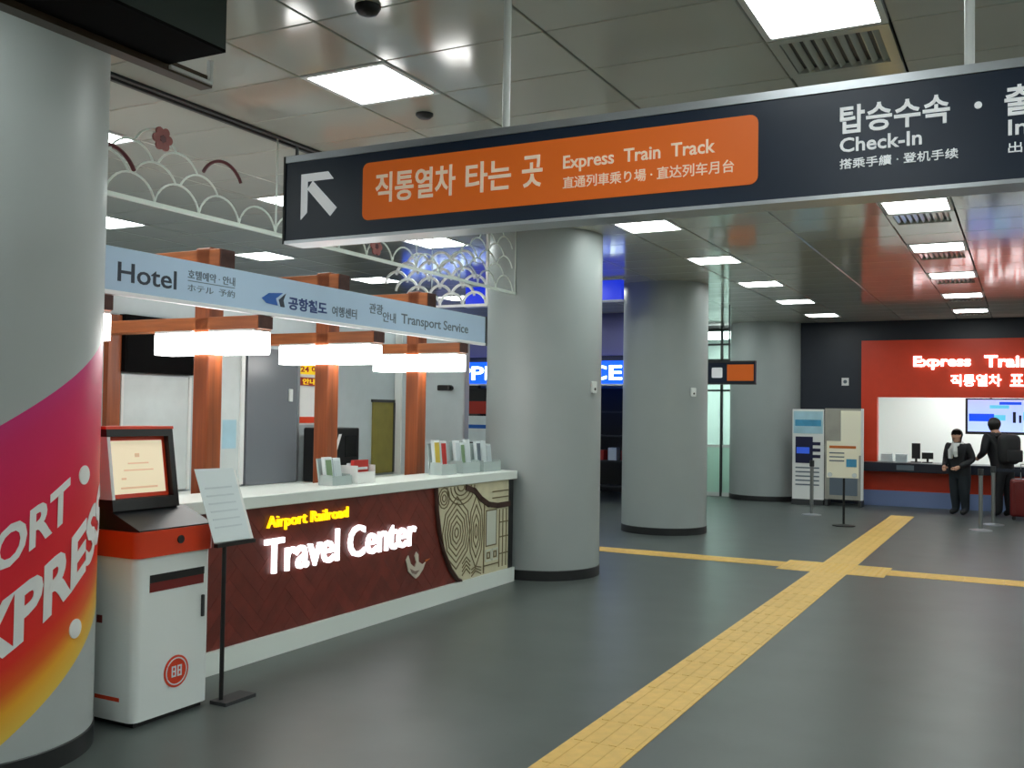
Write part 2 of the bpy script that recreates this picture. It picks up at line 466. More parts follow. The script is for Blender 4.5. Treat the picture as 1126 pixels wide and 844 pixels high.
def make_vent():
    t = thing('air_vent', 'slotted ceiling air vent beside the lights of the right-hand row', 'air vent', (0, 0, CEIL), 'slotted vents of the right-hand light row')
    a, b = STRIP / 2 - .006, MY / 2 - .004
    fr = MB()
    for bx in ((-a, a, -b, -b + .05), (-a, a, b - .05, b), (-a, -a + .05, -b + .05, b - .05), (a - .05, a, -b + .05, b - .05)):
        fr.box(bx[0], bx[1], bx[2], bx[3], CEIL - .008, CEIL + .02)
    fr.build('frame', 'ceil_panel', t)
    B(-a + .05, a - .05, -b + .05, b - .05, CEIL + .018, CEIL + .024).build('backing', 'black', t)
    for i in range(9):
        x = -a + .07 + (2 * a - .14) * i / 8
        MB().prism([(x - .016, 0), (x - .012, 0), (x + .012, .016), (x + .008, .016)], (0, b - .05, CEIL - .002), XA, ZA, 2 * b - .10).build('slat', 'ceil_panel', t)
    return t
vp = make_vent()
for i, (x, y) in enumerate(vents):
    o = vp if i == 0 else copy_tree(vp); o.location = (x, y, CEIL)
    n_ = round((y - 5.15) / 2.32)
    tag(o, 'slotted ceiling air vent right beside the bright light at the top right' if n_ == 0 else ('slotted ceiling air vent outside the picture, overhead or behind the viewpoint' if n_ < 0 else ORD[n_] + ' slotted ceiling vent from the near end of the right-hand light row'))
# smoke detector and speaker dome
o = MB().lathe([(.055, 0), (.055, -.012), (.035, -.03), (.012, -.034)], (-3.33, 5.16, CEIL), 20).build('smoke_detector', 'dark_grey', smooth=True); tag(o, 'small round grey smoke detector on the ceiling near the arrow sign', 'detector')
o = MB().lathe([(.06, 0), (.06, -.012), (.045, -.035), (.015, -.048)], (-2.68, 3.66, CEIL), 20).build('dome_camera', 'black', smooth=True); tag(o, 'black dome camera on the ceiling at the top edge of the picture', 'camera')

# ------------------------------------------------------------------ walls of the hall
tag(B(XL - .2, XL, YN, 25, 0, CEIL + .03).build('wall_left', 'wall_white'), 'pale far left wall of the hall', None, None, 'structure')
tag(B(XR, XR + .2, YN, 25, 0, CEIL + .03).build('wall_right', 'wall_white'), 'pale wall on the right side of the hall', None, None, 'structure')
tag(B(XL, XR, YN - .2, YN, 0, CEIL + .03).build('wall_front', 'wall_white'), 'pale wall at the near end of the hall', None, None, 'structure')
tag(B(-4.05, -2.83, 20.0, 20.2, 0, CEIL + .03).build('wall_back', 'wall_navy'), 'dark navy end wall beside the red ticket counter', None, None, 'structure')
tag(B(-2.83, XR, 20.0, 20.2, 3.13, CEIL + .03).build('trim_1', 'wall_navy'), 'dark navy band above the red ticket counter', None, None, 'structure')

# ------------------------------------------------------------------ columns
def column(cx, cy, r, label, m='col_paint'):
    t = thing('column', label, 'column', (cx, cy, 0))
    MB().lathe([(r, .10), (r, CEIL)], (cx, cy, 0), 96).build('shaft', m, t, smooth=True)
    MB().lathe([(r + .006, 0), (r + .006, .095), (r, .10)], (cx, cy, 0), 96).build('skirting', 'skirt', t, smooth=True)
    return t
COL0 = (-4.515, 3.005); R0 = 0.6
c0 = column(*COL0, R0, 'large round column printed with a magenta, red and yellow swoosh', 'column_print')
c1 = column(-4.5, 9.36, .6, 'grey round column at the far end of the travel counter')
c2 = column(-4.61, 13.6, .6, 'grey round column in the middle, second beyond the travel counter')
c3 = column(-4.68, 20.05, .70, 'grey round column farthest away, against the dark navy wall')
for cc, cx, cy, an, z, lab in ((c1, -4.5, 9.36, -8, 1.92, 'a'), (c2, -4.61, 13.6, -32, 1.97, 'b')):
    a = math.radians(an); n = Vector((math.cos(a), math.sin(a), 0)); tt = Vector((-n.y, n.x, 0)); p = Vector((cx, cy, z)) + n * .598
    sw = MB().prism(rrect(-.04, .04, -.06, .06, .012), p, tt, ZA, .025).build('wall_button', 'white_gloss', cc)
    sw['label'] = 'small white box fixed to the column'
    MB().prism(circle(0, -.02, .014, 12), p + n * .025, tt, ZA, .006).build('button', 'dark_grey', sw)
def wrap_text(name, body, a0, a1, z0, slope, hgt, parent, bold, m='white_plain'):
    vs, fs = text_data(body, bold)
    bm = bmesh.new(); bv = [bm.verts.new(v) for v in vs]
    for f in fs:
        try: bm.faces.new([bv[i] for i in f])
        except ValueError: pass
    mb = MB()
    bm.verts.index_update()
    for v in bm.verts:
        x, yy, zz = v.co
        a = math.radians(a0 + (a1 - a0) * x); rr = R0 + .003 + .0015 * zz
        z = z0 + slope * math.radians((a1 - a0) * x) * R0 + hgt * yy
        v.co = (COL0[0] + rr * math.cos(a), COL0[1] + rr * math.sin(a), z)
    mb.bm(bm)
    for gv, gf in glyphs(mb.v, mb.f, [q[0] for q in vs]):
        g_ = MB(); g_.add(gv, gf); g_.build(name, m, parent)
wrap_text('letter', 'AIRPORT', -58, 12, 0.655, .66, .185, c0, .03)
wrap_text('letter', 'EXPRESS', -43, 48, 0.363, .70, .26, c0, .035)
for an, z, r in ((22.5, 1.325, .045), (18.5, .612, .045)):
    a = math.radians(an); n = Vector((math.cos(a), math.sin(a), 0)); tt = Vector((-n.y, n.x, 0))
    MB().prism(circle(0, 0, r, 24), Vector((COL0[0], COL0[1], z)) + n * (R0 - .002), tt, ZA, .006).build('dot', 'white_plain', c0)

# ------------------------------------------------------------------ top-left ceiling box
t = thing('ceiling_box', 'dark green-black box hanging under the ceiling at the top left', 'sign', (-3.15, 2, CEIL))
B(-3.33, -3.0, .2, 3.10, 3.16, CEIL).build('body', 'sign_box_green', t)
B(-3.33, -3.0, .2, 3.10, 3.148, 3.16).build('underside', 'matt_black', t)
B(-3.40, -3.33, .2, 3.36, 3.12, 3.17).build('edge_angle', 'brown_metal', t)
br = MB(); br.box(-3.335, -3.315, 3.10, 3.35, 3.13, 3.145); br.box(-3.335, -3.315, 3.33, 3.35, 3.145, 3.24); br.build('bracket', 'white_metal', t)

# ------------------------------------------------------------------ main hanging sign
SY = 3.5; SX0, SX1, SZ0, SZ1 = -3.0, 0.93, 2.40, 2.80
t = thing('hanging_sign', 'long black overhead sign with orange train track panel and white arrow', 'sign', (-1.03, SY + .07, CEIL))
B(SX0, SX1, SY, SY + .12, SZ0 + .014, SZ1 - .03).build('body', 'sign_black', t)
B(SX0, SX1, SY - .006, SY + .126, SZ1 - .03, SZ1).build('top_trim', 'silver', t)
B(SX0, SX1, SY - .006, SY + .126, SZ0, SZ0 + .014).build('bottom_trim', 'silver', t)
B(SX0 - .012, SX0, SY - .006, SY + .126, SZ0, SZ1).build('end_cap', 'black', t)
for x in (-1.9, -.17):
    MB().cyl((x, SY + .06, SZ1), (x, SY + .06, CEIL), .016).build('rod', 'white_metal', t, smooth=True)
MB().cyl((SX0 + .01, SY + .06, SZ1), (SX0 + .01, SY + .06, SZ1 + .06), .008).build('hook', 'dark_grey', t)
def sface(name, pts, m, d=.003): return MB().prism(pts, (0, SY, 0), XA, ZA, d).build(name, m, t)
# plane normal of XA x ZA points to -Y, towards the reader
sface('orange_panel', rrect(-2.57, -.85, 2.475, 2.725, .03), 'sign_orange')
ar = MB()
c_, s_ = -2.815, 2.61
ar.prism([(-.095, .10), (.055, .10), (.085, .065), (-.06, .065), (-.06, -.075), (-.095, -.105)], (c_, SY, s_), XA, ZA, .004)
ar.prism([(-.06, .03), (-.03, .065), (.105, -.065), (.07, -.10)], (c_, SY, s_), XA, ZA, .004)
ar.build('arrow', 'sign_white', t)
def stext(body, x0, x1, z0, z1, m, bold=.0, dep=.006):
    letters(body, (x0, SY, z0), XA, ZA, x1 - x0, z1 - z0, dep, bold, m, t)
stext('직통열차', -2.50, -2.10, 2.545, 2.675, 'sign_pale', .018)
stext('타는', -2.05, -1.84, 2.545, 2.672, 'sign_pale', .018)
stext('곳', -1.79, -1.70, 2.545, 2.672, 'sign_pale', .018)
stext('Express  Train  Track', -1.61, -1.005, 2.588, 2.655, 'sign_pale', .015)
stext('直通列車乘り場 · 直达列车月台', -1.61, -.935, 2.525, 2.572, 'sign_pale', .008)
stext('탑승수속', -.57, -.225, 2.618, 2.715, 'sign_white', .018)
stext('·', -.153, -.130, 2.652, 2.675, 'sign_white', .02)
stext('Check-In', -.57, -.31, 2.555, 2.604, 'sign_white', .015)
stext('搭乘手續 · 登机手续', -.57, -.20, 2.498, 2.532, 'sign_white', .004)
stext('출', -.066, .02, 2.618, 2.715, 'sign_white', .018)
stext('In', -.055, 0.0, 2.555, 2.604, 'sign_white', .015)
stext('出', -.055, -.015, 2.498, 2.532, 'sign_white', .004)

# ------------------------------------------------------------------ travel counter
CFX = -4.50
t = thing('travel_counter', 'dark red wood service counter with glowing Travel Center lettering', 'counter', (-4.7, 6.2, 0))
B(-4.90, CFX - .012, 3.72, 8.66, .14, 1.0).build('body', 'counter_gap', t)
B(-4.90, CFX + .03, 3.72, 8.69, 0, .14).build('plinth', 'counter_white', t)
MB().rbox(-4.93, CFX + .035, 3.70, 8.72, 1.0, 1.08, .006).build('worktop', 'counter_white', t)
B(-4.90, CFX + .016, 8.575, 8.67, .14, 1.0).build('end_trim', 'black', t)
# herringbone boards of the front
def clip(poly, x0, x1, y0, y1):
    for ax, lim, sgn in ((0, x0, 1), (0, x1, -1), (1, y0, 1), (1, y1, -1)):
        out = []
        for i in range(len(poly)):
            p, q = poly[i], poly[(i + 1) % len(poly)]
            dp, dq = sgn * (p[ax] - lim), sgn * (q[ax] - lim)
            if dp >= 0: out.append(p)
            if (dp >= 0) != (dq >= 0):
                k = dp / (dp - dq); out.append((p[0] + (q[0] - p[0]) * k, p[1] + (q[1] - p[1]) * k))
        poly = out
        if len(poly) < 3: return None
    return poly
PW, PL = .095, .38
g = .0008; n_pl = 0
r45 = math.sqrt(.5)
for i in range(-70, 90):
    for j in range(-12, 12):
        bx, by = PW * i + PL * j, PW * i - PL * j
        for (a0, a1, b0, b1) in ((bx, bx + PL, by, by + PW), (bx, bx + PW, by + PW, by + PW + PL)):
            q = [(a0 + g, b0 + g), (a1 - g, b0 + g), (a1 - g, b1 - g), (a0 + g, b1 - g)]
            q = [((x - y) * r45 + 6.2, (x + y) * r45 + .5) for x, y in q]
            if max(p[0] for p in q) < 3.7 or min(p[0] for p in q) > 8.7 or max(p[1] for p in q) < .1 or min(p[1] for p in q) > 1.05: continue
            q = clip(q, 3.74, 8.60, .142, .998)
            if q and n_pl < 300:
                n_pl += 1
                MB().prism(q, (CFX - .012, 0, 0), YA, ZA, .012 + random.random() * .001).build('plank', 'counter_wood', t)
def ctext(body, y0, y1, z0, z1, m, bold, dep=.02):
    letters(body, (CFX + .004, y0, z0), YA, ZA, y1 - y0, z1 - z0, dep, bold, m, t)
ctext('Airport Railroad', 5.12, 6.0, .83, .935, 'letter_yellow', .0)
ctext('Travel Center', 5.10, 6.93, .545, .785, 'letter_white', .012)
# bird emblem
bird = MB().prism([(6.80, .44), (6.835, .47), (6.87, .40), (6.93, .36), (6.955, .40), (6.93, .455), (6.955, .485), (6.985, .46), (6.99, .40), (7.05, .37), (7.10, .385), (7.06, .33), (7.0, .285), (6.95, .265), (6.90, .295), (6.84, .34)], (CFX + .002, 0, 0), YA, ZA, .008).build('bird_emblem', 'bird_white', t)
bird['label'] = 'pale bird emblem'
MB().prism([(6.86, .36), (6.93, .33), (7.0, .33), (6.95, .30), (6.89, .32)], (CFX + .010, 0, 0), YA, ZA, .003).build('wing', 'bird_grey', bird)
MB().prism([(7.10, .385), (7.17, .405), (7.095, .40)], (CFX + .004, 0, 0), YA, ZA, .006).build('beak', 'bird_orange', bird)
# cream patterned inset at the far end
edge = [(7.24, .995), (7.26, .80), (7.31, .60), (7.39, .42), (7.50, .27), (7.62, .165), (7.68, .142)]
outl = edge + [(8.60, .142), (8.60, .995)]
pp = MB().prism(outl, (CFX, 0, 0), YA, ZA, .014).build('pattern_panel', 'panel_cream', t); pp['label'] = 'cream panel with maze-like traditional wall pattern'
MB().tube([(CFX + .01, a, b) for a, b in edge], .022, 8).build('panel_edge', 'panel_brown', pp)
XP = CFX + .014
def ribbon(pts, wd, m='panel_line', closed=False, nm='pattern_line', d=.004):
    mb = MB(); k = len(pts); seg = k if closed else k - 1
    for i in range(seg):
        a, b = Vector((pts[i][0], pts[i][1])), Vector((pts[(i + 1) % k][0], pts[(i + 1) % k][1]))
        dv = (b - a)
        if dv.length < 1e-6: continue
        dv.normalize(); nn = Vector((-dv.y, dv.x)) * wd / 2; e = dv * wd * .3
        mb.prism([(a - e + nn)[:], (a - e - nn)[:], (b + e - nn)[:], (b + e + nn)[:]], (XP, 0, 0), YA, ZA, d)
    return mb.build(nm, m, pp)
def oval(cy, cz, ry, rz, n=18, a0=0, a1=360):
    return [(cy + ry * math.cos(math.radians(a0 + (a1 - a0) * i / n)), cz + rz * math.sin(math.radians(a0 + (a1 - a0) * i / n))) for i in range(n + (0 if a1 - a0 >= 360 else 1))]
def lens(cy, cz, ry, rz): return [(cy, cz + rz), (cy + ry * .8, cz + rz * .55), (cy + ry, cz), (cy + ry * .8, cz - rz * .55), (cy, cz - rz), (cy - ry * .8, cz - rz * .55), (cy - ry, cz), (cy - ry * .8, cz + rz * .55)]
for s_ in (.14, .31, .48, .65, .82, 1.0): ribbon(lens(7.59, .58, .24 * s_, .32 * s_), .010, closed=True)
for s_ in (.2, .46, .73, 1.0): ribbon(lens(7.94, .56, .125 * s_, .33 * s_), .010, closed=True)
for s_ in (.04, .08, .12, .16): ribbon(oval(7.66, .985, s_ * 1.5, s_, 12, 180, 360), .010)
for s_ in (.03, .06, .09): ribbon(oval(7.37, .90, s_, s_, 12), .009, closed=True)
for i in range(4): ribbon([(7.70, .19 + .035 * i), (7.77, .24 + .035 * i), (7.84, .19 + .035 * i)], .010)
for i in range(3): ribbon([(7.87, .16 + .03 * i), (7.94, .20 + .02 * i), (8.04, .16 + .03 * i)], .010)
ribbon([(8.09, .16), (8.09, .80)], .018)
ribbon([(7.75, .97), (7.90, .93), (8.02, .85), (8.16, .79), (8.34, .765), (8.58, .765)], .05, 'panel_brown', nm='roof_line', d=.012)
MB().prism([(8.13, .40), (8.33, .40), (8.33, .73), (8.13, .73)], (XP, 0, 0), YA, ZA, .003).build('white_field', 'panel_white', pp)
ribbon([(8.13, .40), (8.33, .40), (8.33, .73), (8.13, .73)], .012, closed=True)
for cy in (8.18, 8.31):
    ribbon([(cy - .05, .26), (cy + .05, .26), (cy + .05, .36), (cy - .05, .36)], .014, 'panel_white', closed=True)
    ribbon([(cy - .025, .285), (cy + .025, .285), (cy + .025, .335), (cy - .025, .335)], .012, closed=True)
for y_ in (8.39, 8.46, 8.53): ribbon([(y_, .18), (y_, .72)], .013)
for z_ in (.30, .46, .60): ribbon([(8.39, z_), (8.57, z_)], .011)
for z_ in (.84, .90): ribbon([(8.25, z_), (8.57, z_)], .011)
ribbon([(8.10, .22), (8.38, .22)], .011)

# ------------------------------------------------------------------ timber frames with strip lights
FY = [3.70, 5.01, 6.315, 7.63]
FL = ['timber post and beam frame hidden behind the printed column', 'timber post and beam frame nearest the white kiosk', 'middle timber post and beam frame of the travel counter', 'timber post and beam frame farthest along the travel counter']
LLb = ['white glowing strip light behind the printed column', 'white glowing strip light nearest the white kiosk, largest of the row', 'middle white glowing strip light over the travel counter', 'farthest white glowing strip light over the travel counter']
fp = thing('timber_frame', FL[1], 'timber frame', (-5.0, 0, 0), 'timber frames over the travel counter')
MB().rbox(-5.08, -4.94, 0, .14, 0, 2.75, .012).build('post', 'wood_z', fp)
lb = MB().rbox(-6.1, -4.51, 0, .14, 2.18, 2.27, .006).build('lower_beam', 'wood_x', fp)
B(-4.51, -4.50, .004, .136, 2.184, 2.266).build('beam_end', 'wood_end', lb)
ub = MB().rbox(-6.1, -4.86, 0, .14, 2.60, 2.735, .006).build('upper_beam', 'wood_x', fp)
B(-4.86, -4.85, .004, .136, 2.604, 2.731).build('beam_end', 'wood_end', ub)
sp = thing('strip_light', LLb[1], 'light', (-5.0, 0, 2.2), 'strip lights over the travel counter')
B(-5.44, -5.085, -.012, .15, 2.165, 2.18).build('housing', 'white_metal', sp)
B(-4.935, -4.53, -.012, .15, 2.165, 2.18).build('housing', 'white_metal', sp)
MB().rbox(-5.44, -5.085, -.015, .153, 2.015, 2.165, .008).build('diffuser', 'lightbox', sp)
MB().rbox(-4.935, -4.53, -.015, .153, 2.015, 2.165, .008).build('diffuser', 'lightbox', sp)
MB().rbox(-5.085, -4.935, -.022, -.003, 2.015, 2.165, .004).build('diffuser', 'lightbox', sp)
for i, y in enumerate(FY):
    a = fp if i == 0 else copy_tree(fp); b = sp if i == 0 else copy_tree(sp)
    a.location.y = y; b.location.y = y
    tag(a, FL[i]); tag(b, LLb[i])
# banner
BX = -4.50
t = thing('banner', 'long pale blue fascia banner with Hotel lettering above the counter lights', 'banner', (BX, 5.5, 2.3))
B(BX - .012, BX, 3.66, 8.08, 2.292, 2.54).build('sheet', 'banner', t)
B(BX - .03, BX + .006, 3.66, 8.08, 2.272, 2.296).build('lower_edge', 'banner_edge', t)
B(BX - .03, BX + .006, 8.08, 8.11, 2.27, 2.545).build('end_post', 'dark_grey', t)
B(BX - .10, BX - .04, 3.86 - .14, 3.86 - .06, 2.275, 2.38).build('clamp', 'black', t)
def btext(body, y0, y1, z0, z1, m, bold=0.0):
    letters(body, (BX, y0, z0), YA, ZA, y1 - y0, z1 - z0, .002, bold, m, t)
btext('Hotel', 3.86, 4.29, 2.35, 2.46, 'ink_dark', .01)
btext('호텔예약 · 안내', 4.38, 4.78, 2.43, 2.485, 'ink_grey', .01)
B(BX, BX + .001, 4.38, 4.78, 2.416, 2.421).build('rule', 'ink_grey', t)
btext('ホテル  予約', 4.38, 4.78, 2.355, 2.40, 'ink_grey', .0)
lg = MB().prism([(5.03, 2.385), (5.10, 2.425), (5.24, 2.44), (5.17, 2.395), (5.19, 2.35), (5.08, 2.355)], (BX, 0, 0), YA, ZA, .003).build('logo', 'ink_blue', t)
MB().prism([(5.20, 2.39), (5.27, 2.44), (5.245, 2.39), (5.26, 2.345), (5.22, 2.345)], (BX, 0, 0), YA, ZA, .003).build('logo_wing', 'ink_dark', lg)
btext('공항철도', 5.30, 5.72, 2.335, 2.425, 'ink_navy', .03)
btext('여행센터', 5.78, 6.08, 2.335, 2.41, 'ink_grey', .015)
btext('관광', 6.24, 6.42, 2.40, 2.48, 'ink_grey', .01)
btext('안내', 6.42, 6.60, 2.35, 2.43, 'ink_grey', .01)
btext('Transport Service', 6.68, 7.76, 2.335, 2.44, 'ink_grey', .01)

# ------------------------------------------------------------------ wave lattice screens
LX = -4.54
def arc_mesh(wd, hg, r, m):
    pts = []
    R_ = (wd * wd / 4 + hg * hg) / (2 * hg); zc = hg - R_; a_ = math.asin(min(1, wd / 2 / R_))
    if hg > wd / 2: a_ = PI - a_
    for i in range(15):
        a = -a_ + 2 * a_ * i / 14; pts.append((0, R_ * math.sin(a), zc + R_ * math.cos(a)))
    return MB().tube(pts, r, 6).mesh('arc', m, smooth=True)
P_, H_ = .35, .14
arc0, arcW, arcM = arc_mesh(P_, H_, .007, 'lattice_white'), arc_mesh(.316, .099, .007, 'lattice_white'), arc_mesh(.33, .10, .011, 'maroon')
def arc(me, loc, rz, parent, scl=1):
    o = bpy.data.objects.new('arc', me); C.objects.link(o); o.parent = parent
    p = ROOT[parent.name]; o.location = (loc[0] - p[0], loc[1] - p[1], loc[2] - p[2]); o.rotation_euler.z = rz; o.scale = (scl,) * 3
t = thing('wave_screen', 'white wave-pattern lattice screen hung from the ceiling along the counter', 'screen', (LX, 6.2, CEIL))
ls = t
B(LX - .012, LX + .012, 3.62, 8.76, 2.825, 2.85).build('rail', 'lattice_white', t)
for y in (3.64, 5.20, 6.95, 8.75): MB().cyl((LX, y, 2.85), (LX, y, CEIL), .006, 8).build('wire', 'lattice_white', t)
RZ = .095
def in_heap(y, row):
    hgt = 0
    for c, h_, w_ in ((4.15, 2.7, .75), (6.0, 2.2, .8), (8.6, 6.0, 1.2)):
        hgt = max(hgt, h_ * (1 - abs(y - c) / w_))
    return row <= max(0, hgt) + .35
for row in range(6):
    k = 0
    y = 3.62 + (P_ / 2 if row % 2 == 0 else 0)
    y = 3.97 - P_ + (P_ / 2 if row % 2 else 0)
    while y < 8.62:
        if y > 3.75 and in_heap(y, row): arc(arcW if row else arc0, (LX, y, 2.85 + RZ * row + (.041 if row else 0)), 0, t)
        y += P_
arc(arcM, (LX, 3.81, 3.0), 0, t, 1.1)
arc(arcM, (LX, 4.69, 3.115), 0, t, 1.0)
def rosette(y, z, r, m, lab):
    q = thing('rosette', lab, 'ornament', (LX + .03, y, z))
    for i in range(6):
        a = i * PI / 3
        MB().prism(circle(y + r * .62 * math.cos(a), z + r * .62 * math.sin(a), r * .36, 12), (LX + .024, 0, 0), YA, ZA, .012).build('petal', m, q)
    MB().prism(circle(y, z, r * .28, 12), (LX + .022, 0, 0), YA, ZA, .016).build('centre', 'maroon', q)
rosette(4.165, 3.225, .075, 'rosette', 'maroon flower ornament above the near part of the wave screen')
rosette(6.33, 2.93, .075, 'rosette', 'pinkish flower ornament just under the arrow sign on the wave screen')
t = thing('wave_screen', 'bright white wave-pattern lattice screen crossing the far end of the booth', 'screen', (-5.3, 8.62, CEIL))
B(-5.45, -4.78, 8.61, 8.635, 2.71, 2.735).build('rail', 'lattice_lit', t)
B(-4.80, -4.775, 8.61, 8.635, 2.735, CEIL).build('edge_bar', 'lattice_lit', t)
for x in (-5.44,): MB().cyl((x, 8.622, 2.735), (x, 8.622, CEIL), .005, 8).build('wire', 'lattice_white', t)
arcT = arc_mesh(.27, .12, .015, 'lattice_lit')
for row in range(6):
    x = -4.935 - (.135 if row % 2 else 0)
    if row % 2: arc(arcT, (-4.80 - .0, 8.622, 2.735 + .085 * row), PI / 2, t) if row < 0 else None
    lim = -5.50 - .18 * min(row, 3) if row < 4 else -5.75
    hi = -4.7 if row < 4 else -5.0
    while x > lim:
        if x < hi: arc(arcT, (x, 8.622, 2.735 + .085 * row), PI / 2, t)
        x -= .27

# ------------------------------------------------------------------ back of the travel booth
BWX = -6.2
t = thing('booth_back_wall', 'pale grey partition wall behind the travel counter staff area', 'partition', (BWX, 6, 0))
B(BWX - .08, BWX, 2.6, 9.18, 0, 2.50).build('panel', 'wall_grey', t)
B(BWX, BWX + .05, 5.21, 5.33, .9, 2.35).build('jamb', 'wood_z', t)
t = thing('end_partition', 'pale grey partition closing the far end of the travel booth', 'partition', (-5.8, 9.14, 0))
B(BWX + .005, -5.32, 9.10, 9.18, 0, 2.50).build('panel', 'wall_grey', t)
B(BWX + .01, BWX + .10, 9.085, 9.10, 0, 2.50).build('corner_strip', 'white_gloss', t)
B(-5.32, -5.30, 9.095, 9.185, 0, 2.51).build('edge_strip', 'silver', t)
t = thing('back_cabinet', 'low dark wood cabinet with white top along the booth back wall', 'cabinet', (BWX + .25, 5.9, 0))
B(BWX + .06, BWX + .45, 2.7, 9.05, .0, .93).build('body', 'counter_wood', t)
B(BWX + .055, BWX + .50, 2.7, 9.08, .93, .965).build('worktop', 'counter_white', t)
t = thing('wall_monitor', 'black screen mounted high on the partition at the left of the booth', 'monitor', (BWX, 5.7, 1.9))
B(BWX + .01, BWX + .08, 5.34, 6.10, 1.92, 2.36).build('casing', 'matt_black', t); B(BWX + .08, BWX + .084, 5.36, 6.08, 1.95, 2.34).build('screen', 'matt_black', t)
t = thing('notice_board', 'plain white board on the partition under the black screen', 'board', (BWX, 5.7, 1.0))
B(BWX, BWX + .03, 5.36, 6.05, .98, 1.90).build('panel', 'poster_pale', t)
for y in (5.355, 6.05): B(BWX, BWX + .045, y - .012, y + .012, .98, 1.90).build('frame', 'white_metal', t)
t = thing('poster', 'tall pale poster on the partition beside the nearest timber post', 'poster', (BWX, 6.55, 1.0))
B(BWX, BWX + .02, 6.42, 6.68, .98, 2.12).build('sheet', 'poster_pale', t)
B(BWX, BWX + .04, 6.655, 6.70, .98, 2.14).build('edge', 'white_gloss', t)
B(BWX + .02, BWX + .022, 6.45, 6.62, 1.30, 1.55).build('picture', 'standee_pale', t)
t = thing('sliding_door', 'tall dark grey glossy door panel in the booth partition', 'door', (BWX, 7.05, .97))
B(BWX, BWX + .05, 6.72, 7.40, .97, 2.20).build('leaf', 'partition_grey', t)
MB().rbox(BWX + .05, BWX + .075, 7.27, 7.31, 1.72, 1.84, .006).build('handle', 'white_gloss', t)
B(BWX, BWX + .055, 7.40, 7.43, .97, 2.22).build('frame', 'silver', t)
t = thing('wall_poster', 'white wall poster with yellow heading seen beside the middle timber post', 'poster', (BWX, 7.6, 1.5))
B(BWX, BWX + .02, 7.44, 7.90, 1.50, 2.15).build('sheet', 'white_plain', t)
B(BWX + .02, BWX + .024, 7.45, 7.88, 1.99, 2.09).build('heading', 'yellow_sign', t)
B(BWX + .02, BWX + .024, 7.46, 7.80, 1.88, 1.96).build('subheading', 'sign_red', t)
letters('24 여행', (BWX + .024, 7.47, 2.005), YA, ZA, .38, .07, .002, .03, 'sign_red', t)
letters('안내', (BWX + .024, 7.50, 1.89), YA, ZA, .20, .06, .002, .03, 'yellow_sign', t)
B(BWX + .02, BWX + .024, 7.45, 7.88, 1.52, 1.58).build('red_stripe', 'kiosk_red', t)
t = thing('ticket_machine', 'black machine with a white diagonal bar behind the counter', 'machine', (BWX + .25, 7.65, .97))
MB().rbox(BWX + .08, BWX + .38, 7.46, 7.95, .966, 1.48, .015).build('body', 'black', t)
MB().prism([(7.50, 1.16), (7.54, 1.16), (7.66, 1.42), (7.62, 1.42)], (BWX + .38, 0, 0), YA, ZA, .004).build('bar', 'white_plain', t)
B(BWX + .38, BWX + .384, 7.72, 7.90, 1.20, 1.40).build('screen', 'black_gloss', t)
t = thing('olive_board', 'olive yellow framed board on the booth partition left of the far timber post', 'board', (BWX, 8.85, 1.0))
B(BWX, BWX + .02, 8.68, 9.05, .98, 1.74).build('panel', 'olive', t)
B(BWX, BWX + .03, 8.66, 9.07, 1.74, 1.77).build('frame', 'dark_grey', t); B(BWX, BWX + .03, 9.05, 9.075, .98, 1.74).build('frame', 'dark_grey', t)
t = thing('wall_camera', 'small dark camera on a bracket at the far end partition of the booth', 'camera', (-5.42, 9.1, 1.9))
MB().cyl((-5.46, 9.10, 1.90), (-5.46, 8.98, 1.90), .012).build('bracket', 'dark_grey', t)
MB().rbox(-5.53, -5.38, 8.90, 8.98, 1.87, 1.93, .012).build('body', 'black', t); MB().cyl((-5.38, 8.94, 1.90), (-5.36, 8.94, 1.90), .02).build('lens', 'black_gloss', t)

# ------------------------------------------------------------------ things on the counter
def holder(name, label, cat, y0, y1, x0, x1, z1, fill):
    """leaflet stand: acrylic back, front lip, sides and leaning leaflets"""
    t = thing(name, label, cat, ((x0 + x1) / 2, (y0 + y1) / 2, 1.08))
    MB().prism([(x0, 1.08), (x0 + .012, 1.08), (x0 + .012 - .03, z1), (x0 - .03, z1)], (0, y1, 0), XA, ZA, y1 - y0).build('back_plate', 'acrylic', t)
    B(x1 - .012, x1, y0, y1, 1.08, 1.08 + (z1 - 1.08) * .35).build('front_lip', 'acrylic', t)
    for y in (y0, y1 - .008): B(x0 + .012, x1 - .012, y, y + .008, 1.08, 1.08 + (z1 - 1.08) * .4).build('side', 'acrylic', t)
    B(x0 + .012, x1 - .012, y0 + .008, y1 - .008, 1.08, 1.088).build('base', 'acrylic', t)
    n = len(fill); wd = (y1 - y0 - .03) / n
    for i, (m, hh) in enumerate(fill):
        a = y0 + .015 + wd * i
        q = MB().prism([(x0 + .03, 1.09), (x0 + .06, 1.09), (x0 + .03, 1.09 + hh), (x0, 1.09 + hh)], (0, a + wd - .008, 0), XA, ZA, wd - .016).build('leaflet', 'paper', t)
        MB().prism([(x0 + .056, 1.115), (x0 + .060, 1.115), (x0 + .036, 1.07 + hh), (x0 + .032, 1.07 + hh)], (0, a + wd - .02, 0), XA, ZA, wd - .04).build('cover_print', m, q)
    return t
holder('leaflet_stand', 'white leaflet stand on the counter by the middle timber post', 'leaflet stand', 5.98, 6.22, -4.75, -4.62, 1.28, [('leaf_green', .20), ('paper_line', .19)])
t = thing('leaflet_box', 'small white box with a red card on the counter', 'box', (-4.68, 6.36, 1.08))
for y in (6.26, 6.49): B(-4.76, -4.60, y, y + .01, 1.08, 1.22).build('side', 'white_plain', t)
